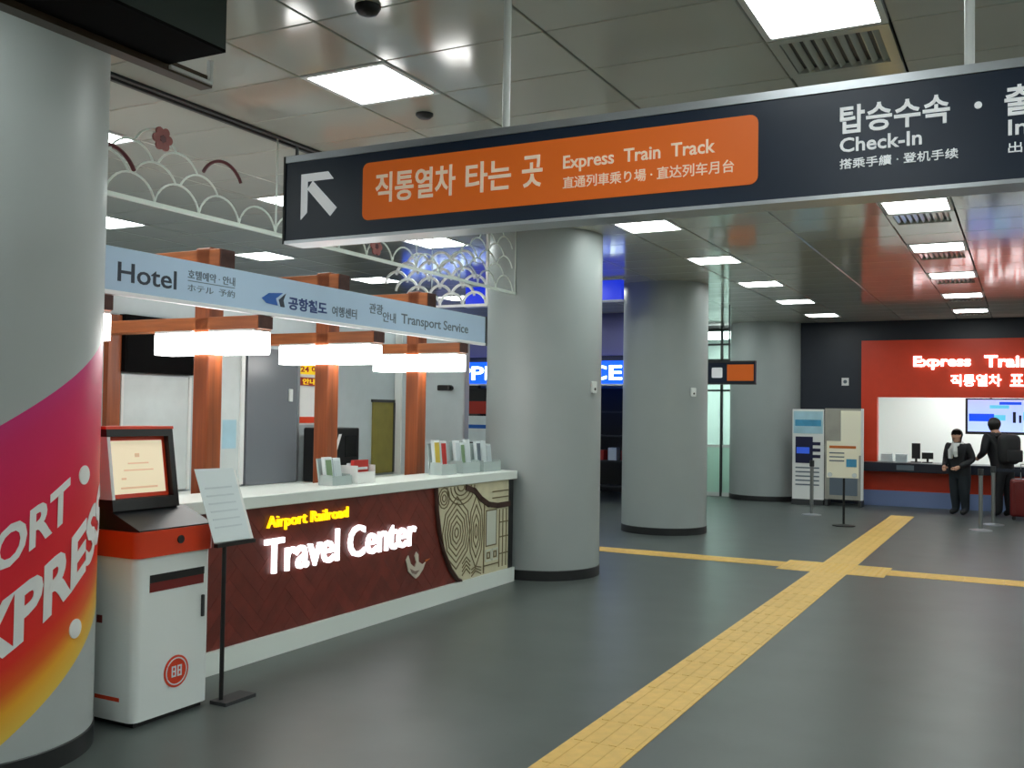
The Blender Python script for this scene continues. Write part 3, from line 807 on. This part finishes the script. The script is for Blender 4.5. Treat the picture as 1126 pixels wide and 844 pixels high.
B(-4.76, -4.75, 6.27, 6.49, 1.08, 1.22).build('back', 'white_plain', t); B(-4.61, -4.60, 6.27, 6.49, 1.08, 1.17).build('front', 'white_plain', t)
B(-4.75, -4.61, 6.27, 6.49, 1.08, 1.085).build('base', 'white_plain', t)
B(-4.68, -4.65, 6.285, 6.475, 1.09, 1.26).build('red_card', 'leaf_red', t); B(-4.72, -4.69, 6.285, 6.475, 1.09, 1.235).build('white_card', 'paper', t)
B(-4.649, -4.645, 6.30, 6.46, 1.185, 1.205).build('label_strip', 'paper', t)
holder('leaflet_stand', 'leaflet stand with yellow and red leaflets near the far end of the counter', 'leaflet stand', 7.58, 7.84, -4.78, -4.64, 1.36, [('leaf_yellow', .30), ('leaf_red', .29)])
holder('leaflet_stand', 'clear stand of white leaflets next to the yellow and red ones', 'leaflet stand', 7.92, 8.24, -4.76, -4.62, 1.37, [('paper_line', .29), ('leaf_green', .27), ('paper', .30)])
holder('leaflet_stand', 'clear stand of white leaflets at the end of the counter by the column', 'leaflet stand', 8.28, 8.62, -4.74, -4.60, 1.35, [('ink_grey', .28), ('paper', .28), ('paper_line', .25)])
# ------------------------------------------------------------------ kiosk
KX, KY0, KY1 = -4.05, 3.64, 4.17
t = thing('kiosk', 'white self-service kiosk with red top band and tilted screen', 'kiosk', (-4.27, 3.9, 0))
KB = -4.42
bm = bmesh.new(); bmesh.ops.create_cube(bm, size=1)
for v in bm.verts: v.co = Vector(((KX + KB) / 2 + v.co.x * (KX - KB), (KY0 + KY1) / 2 + v.co.y * (KY1 - KY0), .03 + (v.co.z + .5) * .84))
bmesh.ops.bevel(bm, geom=[e for e in bm.edges if abs(e.verts[0].co.z - e.verts[1].co.z) > .1], offset=.045, segments=5, profile=.5, affect='EDGES')
MB().bm(bm).build('body', 'kiosk_white', t, smooth=True)
B(KB + .03, KX - .03, KY0 + .03, KY1 - .03, 0, .03).build('foot', 'black', t)
bm = bmesh.new(); bmesh.ops.create_cube(bm, size=1)
for v in bm.verts: v.co = Vector(((KX + .015 + KB) / 2 + v.co.x * (KX + .015 - KB), (KY0 + KY1) / 2 + v.co.y * (KY1 - KY0 + .02), .87 + (v.co.z + .5) * .135))
bmesh.ops.bevel(bm, geom=[e for e in bm.edges if abs(e.verts[0].co.z - e.verts[1].co.z) > .05], offset=.05, segments=5, profile=.5, affect='EDGES')
bn = MB().bm(bm).build('red_band', 'kiosk_red', t, smooth=True)
MB().prism(circle(3.92, .945, .022, 16), (KX + .015, 0, 0), YA, ZA, .008).build('lock', 'black', bn)
# sloping black deck and hooded screen
MB().prism([(KX + .005, 1.005), (KX + .005, 1.012), (-4.26, 1.10), (KB, 1.10), (KB, 1.005)], (0, KY1 - .01, 0), XA, ZA, KY1 - KY0 - .02).build('deck', 'deck_black', t)
s = MB()
sl = lambda z: -4.235 - (z - 1.10) * .16          # front edge of the hood leans back
y0, y1 = 3.645, 4.10
for (za, zb, m, nm) in ((1.10, 1.16, 'black', 'hood_bottom'), (1.49, 1.53, 'black', 'hood_top')):
    MB().prism([(sl(za), za), (sl(zb), zb), (KB, zb), (KB, za)], (0, y1, 0), XA, ZA, y1 - y0).build(nm, m, t)
for (ya, yb, m) in ((y0, y0 + .02, 'kiosk_white'), (y1 - .035, y1, 'black')):
    MB().prism([(sl(1.16), 1.16), (sl(1.49), 1.49), (KB, 1.49), (KB, 1.16)], (0, yb, 0), XA, ZA, yb - ya).build('hood_side', m, t)
MB().prism([(sl(1.53) + .004, 1.53), (sl(1.545) + .004, 1.545), (KB, 1.545), (KB, 1.53)], (0, y1 + .004, 0), XA, ZA, y1 - y0 + .008).build('hood_trim', 'kiosk_red', t)
in_ = .035
ax = Vector((sl(1.49) - sl(1.16), 0, .33)); n0 = Vector((sl(1.16) - in_, 0, 1.16))
MB().prism([(y0 + .02, 0), (y1 - .035, 0), (y1 - .035, 1), (y0 + .02, 1)], n0 - Vector((.012, 0, 0)), YA, ax, .010).build('bezel', 'kiosk_red', t)
scn = MB().prism([(y0 + .045, .07), (y1 - .06, .07), (y1 - .06, .93), (y0 + .045, .93)], n0, YA, ax, .004).build('screen', 'kiosk_screen', t); scn['label'] = 'lit cream touch screen'
for (a, b, c, d) in ((.20, .23, .66, .72), (.10, .13, .30, .33), (.09, .34, .15, .18), (.15, .29, .55, .57), (.12, .32, .44, .46)):
    MB().prism([(y0 + a, c), (y0 + b, c), (y0 + b, d), (y0 + a, d)], n0 + Vector((.004, 0, 0)), YA, ax, .001).build('screen_text', 'screen_mark', scn)
B(KX - .006, KX + .002, 3.73, 4.11, .685, .775).build('slot', 'kiosk_slot', t)
B(KX - .004, KX + .006, 3.73, 4.11, .735, .775).build('slot_flap', 'black', t)
MB().rbox(KX - .004, KX + .012, 4.095, 4.115, .50, .62, .005).build('door_handle', 'dark_grey', t)
rg = MB().prism(circle(3.925, .24, .085, 32), (KX, 0, 0), YA, ZA, .004).build('round_logo', 'kiosk_red', t); rg['label'] = 'round orange-red logo'
MB().tube([(KX + .003, a, b) for a, b in circle(3.925, .24, .070, 32)], .004, 6, closed=True).build('logo_ring', 'paper', rg)
for dy in (-.034, .006):
    f = MB()
    for bx in ((dy, dy + .030, .262, .270), (dy, dy + .030, .212, .220), (dy, dy + .008, .220, .262), (dy + .022, dy + .030, .220, .262), (dy + .008, dy + .022, .238, .245)):
        f.box(KX + .004, KX + .006, 3.925 + bx[0], 3.925 + bx[1], bx[2], bx[3])
    f.build('logo_mark', 'paper', rg)
B(-4.33, -4.15, KY0 - .002, KY0 + .001, .13, .15).build('side_label', 'kiosk_red', t)
B(-4.33, -4.29, KY0 - .002, KY0 + .001, .52, .56).build('side_label', 'kiosk_slot', t)
# ------------------------------------------------------------------ document stand
t = thing('document_stand', 'black floor stand holding a tilted white notice between kiosk and counter', 'notice stand', (-4.0, 4.23, 0))
MB().cyl((-4.01, 4.225, .02), (-4.01, 4.225, .98), .013, 12).build('pole', 'black', t, smooth=True)
B(-4.05, -3.93, 4.18, 4.42, 0, .02).build('base', 'dark_grey', t)
ax = Vector((-.15, 0, .385)); o0 = Vector((-3.955, 0, .905))
MB().prism([(4.09, 0), (4.39, 0), (4.39, 1), (4.09, 1)], o0, YA, ax, .008).build('board', 'white_plain', t)
MB().prism([(4.075, .01), (4.36, .005), (4.37, 1.03), (4.07, 1.04)], o0 + Vector((.011, 0, .004)), YA, ax, .002).build('paper_sheet', 'paper', t)
for k in range(6):
    MB().prism([(4.11, .2 + .11 * k), (4.32, .2 + .11 * k), (4.32, .22 + .11 * k), (4.11, .22 + .11 * k)], o0 + Vector((.014, 0, .005)), YA, ax, .0008).build('text_line', 'paper_line', t)
B(-3.96, -3.93, 4.09, 4.39, .885, .905).build('ledge', 'black', t)

# ------------------------------------------------------------------ shop in the background
SYF = 16.9
t = thing('gift_shop', 'distant shop front with a blue lit sign seen between the columns', 'shop', (-9, SYF, 0))
B(-12.9, -6.25, SYF, SYF + .1, 3.15, CEIL).build('upper_wall', 'shop_violet', t)
B(-10.5, -6.25, SYF - .05, SYF + .1, 2.72, 3.15).build('fascia', 'shop_violet', t)
sb = B(-11.3, -6.30, SYF - .12, SYF + .1, 2.20, 2.62).build('sign_box', 'shop_blue', t)
B(-11.3, -6.30, SYF - .125, SYF + .1, 2.17, 2.20).build('sign_edge', 'white_metal', t)
letters('SHOPPING PLACE', (-11.12, SYF - .12, 2.27), XA, ZA, 4.62, .27, .01, .02, 'letter_cyan', sb)
for x0, x1 in ((-12.9, -12.4), (-9.75, -9.55), (-6.42, -6.25)): B(x0, x1, SYF, SYF + .1, 0, 2.2).build('pier', 'dark_grey', t)
B(-12.4, -6.42, SYF + 2.9, SYF + 3.0, 0, 2.2).build('back_wall', 'black', t)
B(-6.25, -6.15, SYF, 20.1, 0, CEIL).build('side_wall', 'wall_white', t)
B(-12.9, -6.25, SYF, SYF + 3, 2.62, 2.72).build('soffit', 'dark_grey', t)
for i, x in enumerate((-11.2, -8.9, -7.2)):
    q = thing('display_shelf', ['dark shelf unit at the left inside the blue-signed shop', 'dark shelf unit in the middle of the blue-signed shop', 'dark shelf unit at the right inside the blue-signed shop'][i], 'shelf', (x, SYF + 1.6, 0))
    for dx in (-.6, .57): B(x + dx, x + dx + .03, SYF + 1.5, SYF + 1.8, 0, 1.7).build('side', 'dark_grey', q)
    for z in (.2, .7, 1.2, 1.68): B(x - .57, x + .57, SYF + 1.5, SYF + 1.8, z, z + .03).build('shelf', 'dark_grey', q)
    for j in range(4):
        o = MB().rbox(x - .5 + .27 * j, x - .32 + .27 * j, SYF + 1.55, SYF + 1.75, .73, .73 + .2 + .05 * (j % 2), .01).build('gift_box', ['leaf_red', 'paper', 'suitcase', 'ink_navy'][j])
        tag(o, 'small %s box on the %s shelf of the blue-signed shop' % (['red', 'white', 'dark red', 'blue'][j], ['left', 'middle', 'right'][i]), 'box', 'boxes in the shop')
t = thing('shop_poster', 'black and red poster panel below the blue shop sign', 'poster', (-9.0, 15.9, 0))
for x in (-9.45, -8.79): B(x, x + .04, 15.9, 15.94, 0, 2.08).build('post', 'dark_grey', t)
B(-9.41, -8.79, 15.905, 15.935, 1.85, 2.08).build('dark_field', 'black', t); B(-9.41, -8.79, 15.905, 15.935, 1.62, 1.85).build('red_field', 'sign_red', t)
B(-9.41, -8.79, 15.905, 15.935, 1.1, 1.58).build('lower_field', 'poster_pale', t); B(-9.41, -8.79, 15.90, 15.91, 1.35, 1.42).build('blue_stripe', 'ink_blue', t)
t = thing('hanging_sign', 'added blue lit box standing in for a ceiling reflection behind the nearest plain column', 'sign', (-6.4, 12.55, CEIL))  # added glowing box in place of the blue reflection on the ceiling
B(-7.3, -4.87, 12.50, 12.60, 3.20, 3.47).build('lit_body', 'blue_reflection', t)
B(-7.32, -4.85, 12.49, 12.61, 3.47, CEIL).build('top_trim', 'white_metal', t)
B(-7.32, -4.85, 12.49, 12.61, 3.18, 3.20).build('bottom_trim', 'white_metal', t)
# bright glazed doorway at the end
tag(B(-12.9, -6.25, 20.0, 20.2, 0, CEIL).build('wall_rear', 'wall_grey'), 'grey end wall behind the shop', None, None, 'structure')
t = thing('door_1', 'bright glazed doorway between the two farther columns', None, (-5.6, 20.1, 0), None, 'structure')
for x in (-6.15, -5.62, -5.10): B(x, x + .05, 20.08, 20.14, 0, CEIL).build('mullion', 'frame_dark', t)
for z in (2.15, 2.45, 2.78, 3.1, 3.4): B(-6.10, -5.10, 20.08, 20.14, z, z + .04).build('transom', 'frame_dark', t)
for x0, x1 in ((-6.10, -5.62), (-5.57, -5.10)):
    B(x0, x1, 20.10, 20.11, 1.05, 2.15).build('pane', 'glass', t); B(x0, x1, 20.10, 20.11, .08, 1.0).build('pane', 'frosted', t)
    B(x0, x1, 20.08, 20.13, 1.0, 1.05).build('rail', 'white_metal', t); B(x0, x1, 20.08, 20.13, 0, .08).build('kick_plate', 'white_metal', t)
    for z0, z1 in ((2.19, 2.45), (2.49, 2.78), (2.82, 3.1), (3.14, 3.4)): B(x0, x1, 20.10, 20.11, z0, z1).build('pane', 'glass', t)
tag(B(-7.6, -7.5, 20.2, 24, 0, CEIL).build('wall_corridor', 'booth_wall'), 'white wall of the lit corridor', None, None, 'structure')
tag(B(-7.6, -3.4, 23.9, 24, 0, CEIL).build('wall_corridor_end', 'booth_wall'), 'white end wall of the lit corridor', None, None, 'structure')
t = thing('corridor_light', 'bright ceiling light panel in the corridor beyond the glazed doorway', 'ceiling light', (-5.7, 22, CEIL))
B(-6.9, -4.6, 21.0, 23.2, CEIL - .03, CEIL).build('frame', 'white_metal', t); B(-6.8, -4.7, 21.1, 23.1, CEIL - .04, CEIL - .03).build('diffuser', 'booth_lamp', t)
# small hanging sign
t = thing('hanging_sign', 'small black and orange hanging sign in front of the farthest column', 'sign', (-5.0, 16.2, CEIL))
B(-6.0, -3.96, 16.2, 16.3, 2.20, 2.53).build('body', 'sign_black', t)
B(-4.42, -3.98, 16.194, 16.2, 2.23, 2.50).build('orange_panel', 'sign_orange', t)
B(-6.0, -3.96, 16.19, 16.31, 2.17, 2.20).build('bottom_trim', 'dark_grey', t); B(-6.0, -3.96, 16.19, 16.31, 2.53, 2.56).build('top_trim', 'dark_grey', t)
MB().prism(rrect(-4.68, -4.50, 2.28, 2.45, .02), (0, 16.2, 0), XA, ZA, .005).build('pictogram', 'sign_white', t)
for x in (-5.5, -4.4): MB().cyl((x, 16.25, 2.56), (x, 16.25, CEIL), .014).build('rod', 'dark_grey', t)

# ------------------------------------------------------------------ red ticket counter
FX0, FX1, OX0, OX1 = -2.83, 3.2, -2.54, 2.9
t = thing('ticket_counter', 'red ticket counter front with glowing Express Train lettering at the far wall', 'ticket counter', (0, 20, 0))
B(FX0, FX1, 19.94, 20.15, 2.05, 3.13).build('header', 'facade_red', t)
B(FX0, OX0, 19.94, 20.15, .29, 2.05).build('side_frame', 'facade_red', t); B(OX1, FX1, 19.94, 20.15, .29, 2.05).build('side_frame', 'facade_red', t)
B(OX0, OX1, 19.94, 20.15, .29, .66).build('front_panel', 'facade_red', t)
B(FX0, FX1, 19.90, 20.15, 0, .29).build('plinth', 'plinth', t)
MB().rbox(-2.75, OX1, 19.55, 20.25, .66, .83, .01).build('ledge', 'facade_navy', t)
B(OX0 - .02, OX1 + .02, 19.93, 19.945, 2.05, 2.08).build('opening_trim', 'facade_red', t)
tag(B(-3.0, 3.4, 22.4, 22.5, 0, CEIL).build('wall_booth_back', 'booth_wall'), 'white back wall inside the ticket counter', None, None, 'structure')
tag(B(-3.05, -2.95, 20.2, 22.4, 0, CEIL).build('wall_booth_left', 'booth_wall'), 'white side wall inside the ticket counter', None, None, 'structure')
tag(B(3.3, 3.4, 20.2, 22.4, 0, CEIL).build('wall_booth_right', 'booth_wall'), 'white right side wall inside the ticket counter', None, None, 'structure')
tag(B(-2.95, 3.3, 20.2, 22.4, 2.70, 2.75).build('ceiling_booth', 'booth_wall'), 'white ceiling inside the ticket counter', None, None, 'structure')
t2 = thing('booth_light', 'bright ceiling light panel inside the red ticket counter', 'ceiling light', (0, 21.3, 2.7))
B(-2.0, 2.4, 20.9, 21.7, 2.66, 2.70).build('frame', 'white_metal', t2); B(-1.95, 2.35, 20.95, 21.65, 2.655, 2.66).build('diffuser', 'booth_lamp', t2)
def ftext(body, x0, x1, z0, z1, bold):
    letters(body, (x0, 19.94, z0), XA, ZA, x1 - x0, z1 - z0, .03, bold, 'letter_red_white', t)
ftext('Express', -1.90, -.92, 2.565, 2.82, .032)
ftext('Train', -.70, .04, 2.60, 2.82, .032)
ftext('직통열차', -1.26, -.42, 2.255, 2.475, .02)
ftext('표', -.28, -.06, 2.255, 2.475, .02)
t = thing('wall_sign_plate', 'small white square plate high on the dark navy wall', 'sign', (-3.13, 20, 2.34))
B(-3.20, -3.07, 19.98, 20.0, 2.27, 2.42).build('plate', 'white_plain', t); MB().prism(circle(-3.135, 2.345, .035, 14), (0, 19.98, 0), XA, ZA, .004).build('mark', 'ink_grey', t)
t = thing('display_screen', 'large lit blue and white display screen over the ticket counter', 'screen', (-.2, 20.3, 1.4))
B(-1.03, .75, 20.30, 20.36, 1.38, 2.045).build('casing', 'black', t)
tv = B(-.99, .71, 20.295, 20.30, 1.43, 2.02).build('panel', 'tv_screen', t)
B(-.97, -.55, 20.292, 20.295, 1.62, 1.76).build('blue_band', 'tv_blue', tv); B(-.55, -.36, 20.292, 20.295, 1.64, 1.74).build('blue_band', 'tv_teal', tv)
B(-.62, -.30, 20.292, 20.295, 1.86, 1.92).build('picture', 'tv_teal', tv); B(-.46, -.10, 20.292, 20.295, 1.93, 1.98).build('picture', 'tv_blue', tv)
B(-.24, -.19, 20.292, 20.295, 1.60, 1.80).build('figure', 'standee_navy', tv); B(-.14, -.10, 20.292, 20.295, 1.60, 1.74).build('figure', 'standee_navy', tv); B(-.07, .3, 20.292, 20.295, 1.65, 1.8).build('picture', 'tv_teal', tv)
for x in (-.6, .3): MB().cyl((x, 20.33, 2.045), (x, 20.33, 2.70), .02).build('bracket', 'dark_grey', t)
# items on the ticket ledge
def ledge_monitor(x, wd, hg, lab):
    q = thing('monitor', lab, 'monitor', (x, 20.05, .83))
    MB().rbox(x - .09, x + .09, 19.98, 20.14, .83, .845, .004).build('foot', 'black', q); B(x - .02, x + .02, 20.06, 20.08, .845, .95).build('stem', 'black', q)
    MB().rbox(x - wd / 2, x + wd / 2, 20.03, 20.06, .90, .90 + hg, .006).build('screen', 'black', q)
ledge_monitor(-1.86, .15, .29, 'narrow black monitor standing on the ticket counter ledge')
ledge_monitor(-1.66, .20, .12, 'low black payment terminal beside the narrow monitor on the ticket ledge')
for i, (x, m, lab) in enumerate(((-2.38, 'paper', 'pale paper stack at the left end of the ticket ledge'), (-2.12, 'paper_line', 'grey paper stack on the ticket ledge beside the pale one'))):
    o = MB()
    for k in range(5): o.box(x - .1 + .006 * (k % 2), x + .1, 20.0, 20.16, .83 + .03 * k, .857 + .03 * k)
    tag(o.build('paper_stack', m), lab, 'paper')
t = thing('name_plate', 'small pale plate fixed to the dark ticket counter ledge', 'sign', (-2.0, 19.55, .74)); B(-2.15, -1.85, 19.535, 19.55, .70, .79).build('plate', 'ink_grey', t)

# ------------------------------------------------------------------ standees and stands by the far wall
t = thing('banner_stand', 'tall white poster board with dark blue picture in front of the farthest column', 'poster stand', (-3.68, 19.25, 0))
B(-3.98, -3.40, 19.25, 19.29, .10, 1.80).build('sheet', 'white_plain', t)
B(-3.96, -3.42, 19.247, 19.25, 1.34, 1.76).build('pale_sky', 'standee_pale', t)
B(-3.93, -3.45, 19.245, 19.25, 1.48, 1.60).build('blue_sky', 'standee_blue', t)
B(-3.92, -3.60, 19.244, 19.25, .78, 1.28).build('phone_picture', 'standee_navy', t); B(-3.90, -3.66, 19.240, 19.244, .96, 1.08).build('phone_glow', 'standee_glow', t)
for z in (.88, 1.0, 1.12): B(-3.60, -3.46, 19.244, 19.25, z, z + .06).build('text_block', 'standee_navy', t)
for z in (.68, .60, .52, .44, .36): B(-3.92, -3.48, 19.246, 19.25, z, z + .025).build('text_line', 'ink_grey', t)
B(-3.98, -3.40, 19.20, 19.34, 0, .10).build('foot', 'dark_grey', t)
t = thing('display_board', 'grey and cream display board beside the white poster board', 'board', (-3.05, 19.3, 0))
B(-3.39, -2.72, 19.30, 19.36, .12, 1.82).build('panel', 'board_grey', t)
B(-3.10, -2.74, 19.294, 19.30, .95, 1.78).build('cream_field', 'board_cream', t); B(-2.74, -2.70, 19.29, 19.37, .12, 1.82).build('frame', 'white_metal', t)
B(-3.30, -2.80, 19.294, 19.30, .20, .60).build('lower_field', 'ink_grey', t)
for x in (-3.36, -2.76): B(x, x + .05, 19.15, 19.5, 0, .12).build('foot', 'dark_grey', t)
t = thing('sign_stand', 'black pole sign stand with a white and cream board near the tactile path end', 'sign stand', (-2.49, 15.8, 0))
MB().lathe([(.17, 0), (.17, .012), (.03, .03)], (-2.49, 15.8, 0), 24).build('base', 'black', t)
MB().cyl((-2.49, 15.8, .02), (-2.49, 15.8, 1.2), .018).build('pole', 'black', t)
bd = B(-2.74, -2.27, 15.76, 15.78, .73, 1.29).build('board', 'board_cream', t)
B(-2.70, -2.31, 15.756, 15.76, 1.18, 1.22).build('heading', 'bird_orange', bd); B(-2.45, -2.30, 15.756, 15.76, .90, 1.02).build('picture', 'standee_blue', bd)
for z in (.98, 1.04, 1.10): B(-2.70, -2.48, 15.756, 15.76, z, z + .018).build('text_line', 'ink_grey', bd)
for x in (-2.69, -2.33): MB().prism(circle(x, .775, .035, 14), (0, 15.757, 0), XA, ZA, .02).build('clip', 'white_gloss', t)
def stanchion(x, y, hgt, lab):
    q = thing('stanchion', lab, 'stanchion', (x, y, 0), 'queue barrier posts')
    MB().lathe([(.16, 0), (.16, .012), (.05, .03), (.02, .035)], (x, y, 0), 24).build('base', 'silver', q, smooth=True)
    MB().cyl((x, y, .03), (x, y, hgt), .03).build('post', 'steel', q, smooth=True)
    MB().cyl((x, y, hgt - .10), (x, y, hgt), .04).build('head', 'dark_grey', q, smooth=True)
stanchion(-3.23, 17.2, .92, 'metal queue post in front of the white poster board')
stanchion(-.48, 17.35, .92, 'metal queue post with belt at the right, nearer the ticket counter')
stanchion(-.62, 16.36, .92, 'metal queue post at the right standing closest to the camera')
stanchion(1.4, 17.35, .92, 'metal queue post beyond the right edge of the picture')
o = B(-.45, 1.37, 17.348, 17.352, .84, .89).build('queue_belt', 'facade_navy'); tag(o, 'dark belt stretched to the right between the queue posts', 'belt')

# ------------------------------------------------------------------ people
def skin_body(name, verts, edges, radii, m, root=0, parent=None, sub=2):
    me = bpy.data.meshes.new(name); me.from_pydata(verts, edges, []); o = bpy.data.objects.new(name, me); C.objects.link(o)
    o.modifiers.new('skin', 'SKIN')
    sk = me.skin_vertices[0].data
    for i, r in enumerate(radii): sk[i].radius = (r, r) if not isinstance(r, tuple) else r; sk[i].use_root = (i == root)
    s_ = o.modifiers.new('sub', 'SUBSURF'); s_.levels = sub; s_.render_levels = sub
    dg = bpy.context.evaluated_depsgraph_get(); dg.update()
    nm = bpy.data.meshes.new_from_object(o.evaluated_get(dg)); o.modifiers.clear(); o.data = nm
    nm.materials.clear(); nm.materials.append(MATS[m])
    for p in nm.polygons: p.use_smooth = True
    if parent: o.parent = parent
    return o
def hand(mb, wrist, d, side):
    """palm with four curled fingers and a thumb, reaching along d"""
    d = Vector(d).normalized(); s = Vector(side).normalized(); u = d.cross(s)
    wv = Vector(wrist)
    mb.tube([wv, wv + d * .04, wv + d * .085], [.026, .038, .036], 8)
    for i, l in enumerate((.060, .072, .068, .052)):
        b = wv + d * .08 + s * (.027 - .018 * i); mb.tube([b, b + d * l * .5 + u * .004, b + d * l * .85 - u * .02], [.010, .009, .007], 6)
    b = wv + d * .03 + s * .03; mb.tube([b, b + s * .03 + d * .03, b + s * .035 + d * .06], [.012, .010, .008], 6)
def person(label, x, y, hgt, lean, arms, face_rot, coat_m, trouser_m, backpack=False, scarf=False, wide=1.0):
    """standing figure; local forward is +Y, then turned by face_rot about z"""
    k = hgt / 1.70
    t = thing('person', label, 'person', (x, y, 0))
    bulk = 1.25; hip = .88 * k; sh = 1.38 * k; ly = lambda z: lean * max(0, (z - hip)) / (sh - hip)
    V = []; E_ = []; Rr = []
    def v(p, r): V.append(p); Rr.append(r * k * (1.05 if p[2] > 1.45 * k else bulk * (wide if .08 < p[2] < 1.0 * k else 1))); return len(V) - 1
    pel = v((0, 0, hip), .15)
    wa = v((0, ly(1.05 * k) , 1.05 * k), .145); ch = v((0, ly(1.25 * k), 1.25 * k), .165); nb = v((0, ly(1.42 * k), 1.41 * k), .085); nk = v((0, ly(1.50 * k) + .01, 1.49 * k), .055)
    E_ += [(pel, wa), (wa, ch), (ch, nb), (nb, nk)]
    hd_c = Vector((0, ly(1.58 * k) + .03, 1.585 * k))
    h1 = v((0, hd_c.y, 1.54 * k), .075); h2 = v((0, hd_c.y + .005, 1.62 * k), .095); E_ += [(nk, h1), (h1, h2)]
    for i, s in enumerate((-1, 1)):
        h_ = v((s * .09 * k, 0, .84 * k), .105); kn = v((s * .10 * k, .015, .47 * k), .070); an = v((s * .105 * k, -.02, .10 * k), .050); to = v((s * .12 * k, .12, .045), .040)
        E_ += [(pel, h_), (h_, kn), (kn, an), (an, to)]
        so = v((s * .215 * k, ly(sh), sh), .075); E_.append((ch, so))
        el = v((s * arms[i][0][0] * k, arms[i][0][1], arms[i][0][2] * k), .052); wr = v((s * arms[i][1][0] * k, arms[i][1][1], arms[i][1][2] * k), .036)
        E_ += [(so, el), (el, wr)]
    b = skin_body('body', V, E_, Rr, coat_m, 0, t)
    nm = b.data; nm.materials.append(MATS[trouser_m]); nm.materials.append(MATS['skin']); nm.materials.append(MATS['black'])
    for p in nm.polygons:
        c = p.center
        if c.z < .09: p.material_index = 3
        elif c.z < hip - .06 * k and abs(c.x) < .22 * k: p.material_index = 1
        elif c.z > 1.47 * k and abs(c.x) < .13 * k: p.material_index = 2
    mb = MB()
    for i, s in enumerate((-1, 1)):
        e, wr = arms[i]; e = Vector((s * e[0] * k, e[1], e[2] * k)); w_ = Vector((s * wr[0] * k, wr[1], wr[2] * k))
        hand(mb, w_, w_ - e, (-s, 0, .2))
    mb.build('hands', 'skin', None, True).parent = t
    # face and hair
    f = MB(); cy = hd_c.y; cz = 1.60 * k
    f.tube([(0, cy + .088 * k, cz + .01), (0, cy + .118 * k, cz - .02), (0, cy + .09 * k, cz - .03)], [.010, .014, .010], 6)
    for s in (-1, 1): f.ball((s * .095 * k, cy, cz - .005), .024 * k, (.5, .8, 1.2), 8, 6)
    f.build('nose_and_ears', 'skin', None, True).parent = t
    f = MB()
    for s in (-1, 1): f.ball((s * .035 * k, cy + .088 * k, cz + .012), .011 * k, (1.3, .6, .8), 8, 6)
    f.tube([(-.025 * k, cy + .083 * k, cz - .055), (0, cy + .09 * k, cz - .058), (.025 * k, cy + .083 * k, cz - .055)], .005, 6)
    f.build('eyes_and_mouth', 'hair', None, True).parent = t
    hm = MB(); bm = bmesh.new(); bmesh.ops.create_uvsphere(bm, u_segments=18, v_segments=12, radius=.115 * k)
    for q in list(bm.verts):
        if q.co.y > .030 * k and q.co.z < .062 * k: bm.verts.remove(q)
        elif q.co.z < -.07 * k: q.co.z -= .02 if not scarf else .06
    for q in bm.verts: q.co += Vector((0, cy - .012, cz + .02 * k))
    hm.bm(bm); hm.build('hair', 'hair', None, True).parent = t
    if scarf:
        s_ = MB(); pts = circle(0, 0, .085 * k, 14)
        s_.tube([(a, ly(1.46 * k) + .01 + c * .9, 1.45 * k - .03 * (c > 0)) for a, c in pts], .038 * k, 8, closed=True)
        s_.tube([(.0, cy + .06, 1.42 * k), (.04, cy + .10, 1.30 * k), (.05, cy + .09, 1.14 * k)], [.04, .045, .035], 8)
        s_.tube([(-.02, cy + .07, 1.42 * k), (-.05, cy + .11, 1.28 * k), (-.05, cy + .09, 1.18 * k)], [.035, .04, .03], 8)
        s_.build('scarf', 'scarf', None, True).parent = t
    if backpack:
        bp = MB().rbox(-.19, .19, -.36 + ly(1.2), -.12 + ly(1.2), .90, 1.42, .115, 5).build('backpack', 'bag', None, True); bp.parent = t
        pk = MB().rbox(-.14, .14, -.41 + ly(1.2), -.35 + ly(1.2), .95, 1.15, .02, 2).build('pocket', 'bag', None, True); pk.parent = bp
        st = MB()
        for s in (-1, 1): st.tube([(s * .12, -.15 + ly(1.35), 1.36), (s * .13, ly(sh), 1.44 * k + .02), (s * .13, .15 + ly(1.3), 1.28), (s * .14, .08, 1.02)], .02, 6)
        st.build('strap', 'bag', None, True).parent = bp
    t.rotation_euler.z = face_rot
    return t
person('person in a dark coat and white scarf leaning at the ticket counter', -1.03, 18.75, 1.46, .06, (((.30, .02, 1.12), (.16, .24, .98)), ((.30, .02, 1.12), (.16, .24, .98))), math.radians(150), 'coat', 'trousers', scarf=True, wide=1.25)
person('person in black with a backpack standing at the ticket counter', -.36, 18.80, 1.66, .16, (((.30, .12, 1.12), (.20, .38, 1.02)), ((.30, .12, 1.12), (.20, .38, 1.02))), math.radians(40), 'coat', 'coat', backpack=True)
# suitcase
t = thing('suitcase', 'dark red suitcase standing at the right edge behind the queue post', 'suitcase', (.0, 18.5, 0))
MB().rbox(-.26, .24, 18.35, 18.65, .06, .68, .05, 4).build('shell', 'suitcase', t, True)
for x in (-.2, -.05, .1): MB().rbox(x - .02, x + .02, 18.342, 18.352, .12, .62, .003).build('rib', 'suitcase', t)
for x in (-.2, .18): MB().cyl((x, 18.40, .03), (x, 18.44, .03), .03, 12).build('wheel', 'black', t); MB().cyl((x, 18.56, .03), (x, 18.60, .03), .03, 12).build('wheel', 'black', t)
MB().tube([(-.1, 18.5, .68), (-.1, 18.5, .92), (.08, 18.5, .92), (.08, 18.5, .68)], .012, 8).build('handle', 'steel', t)
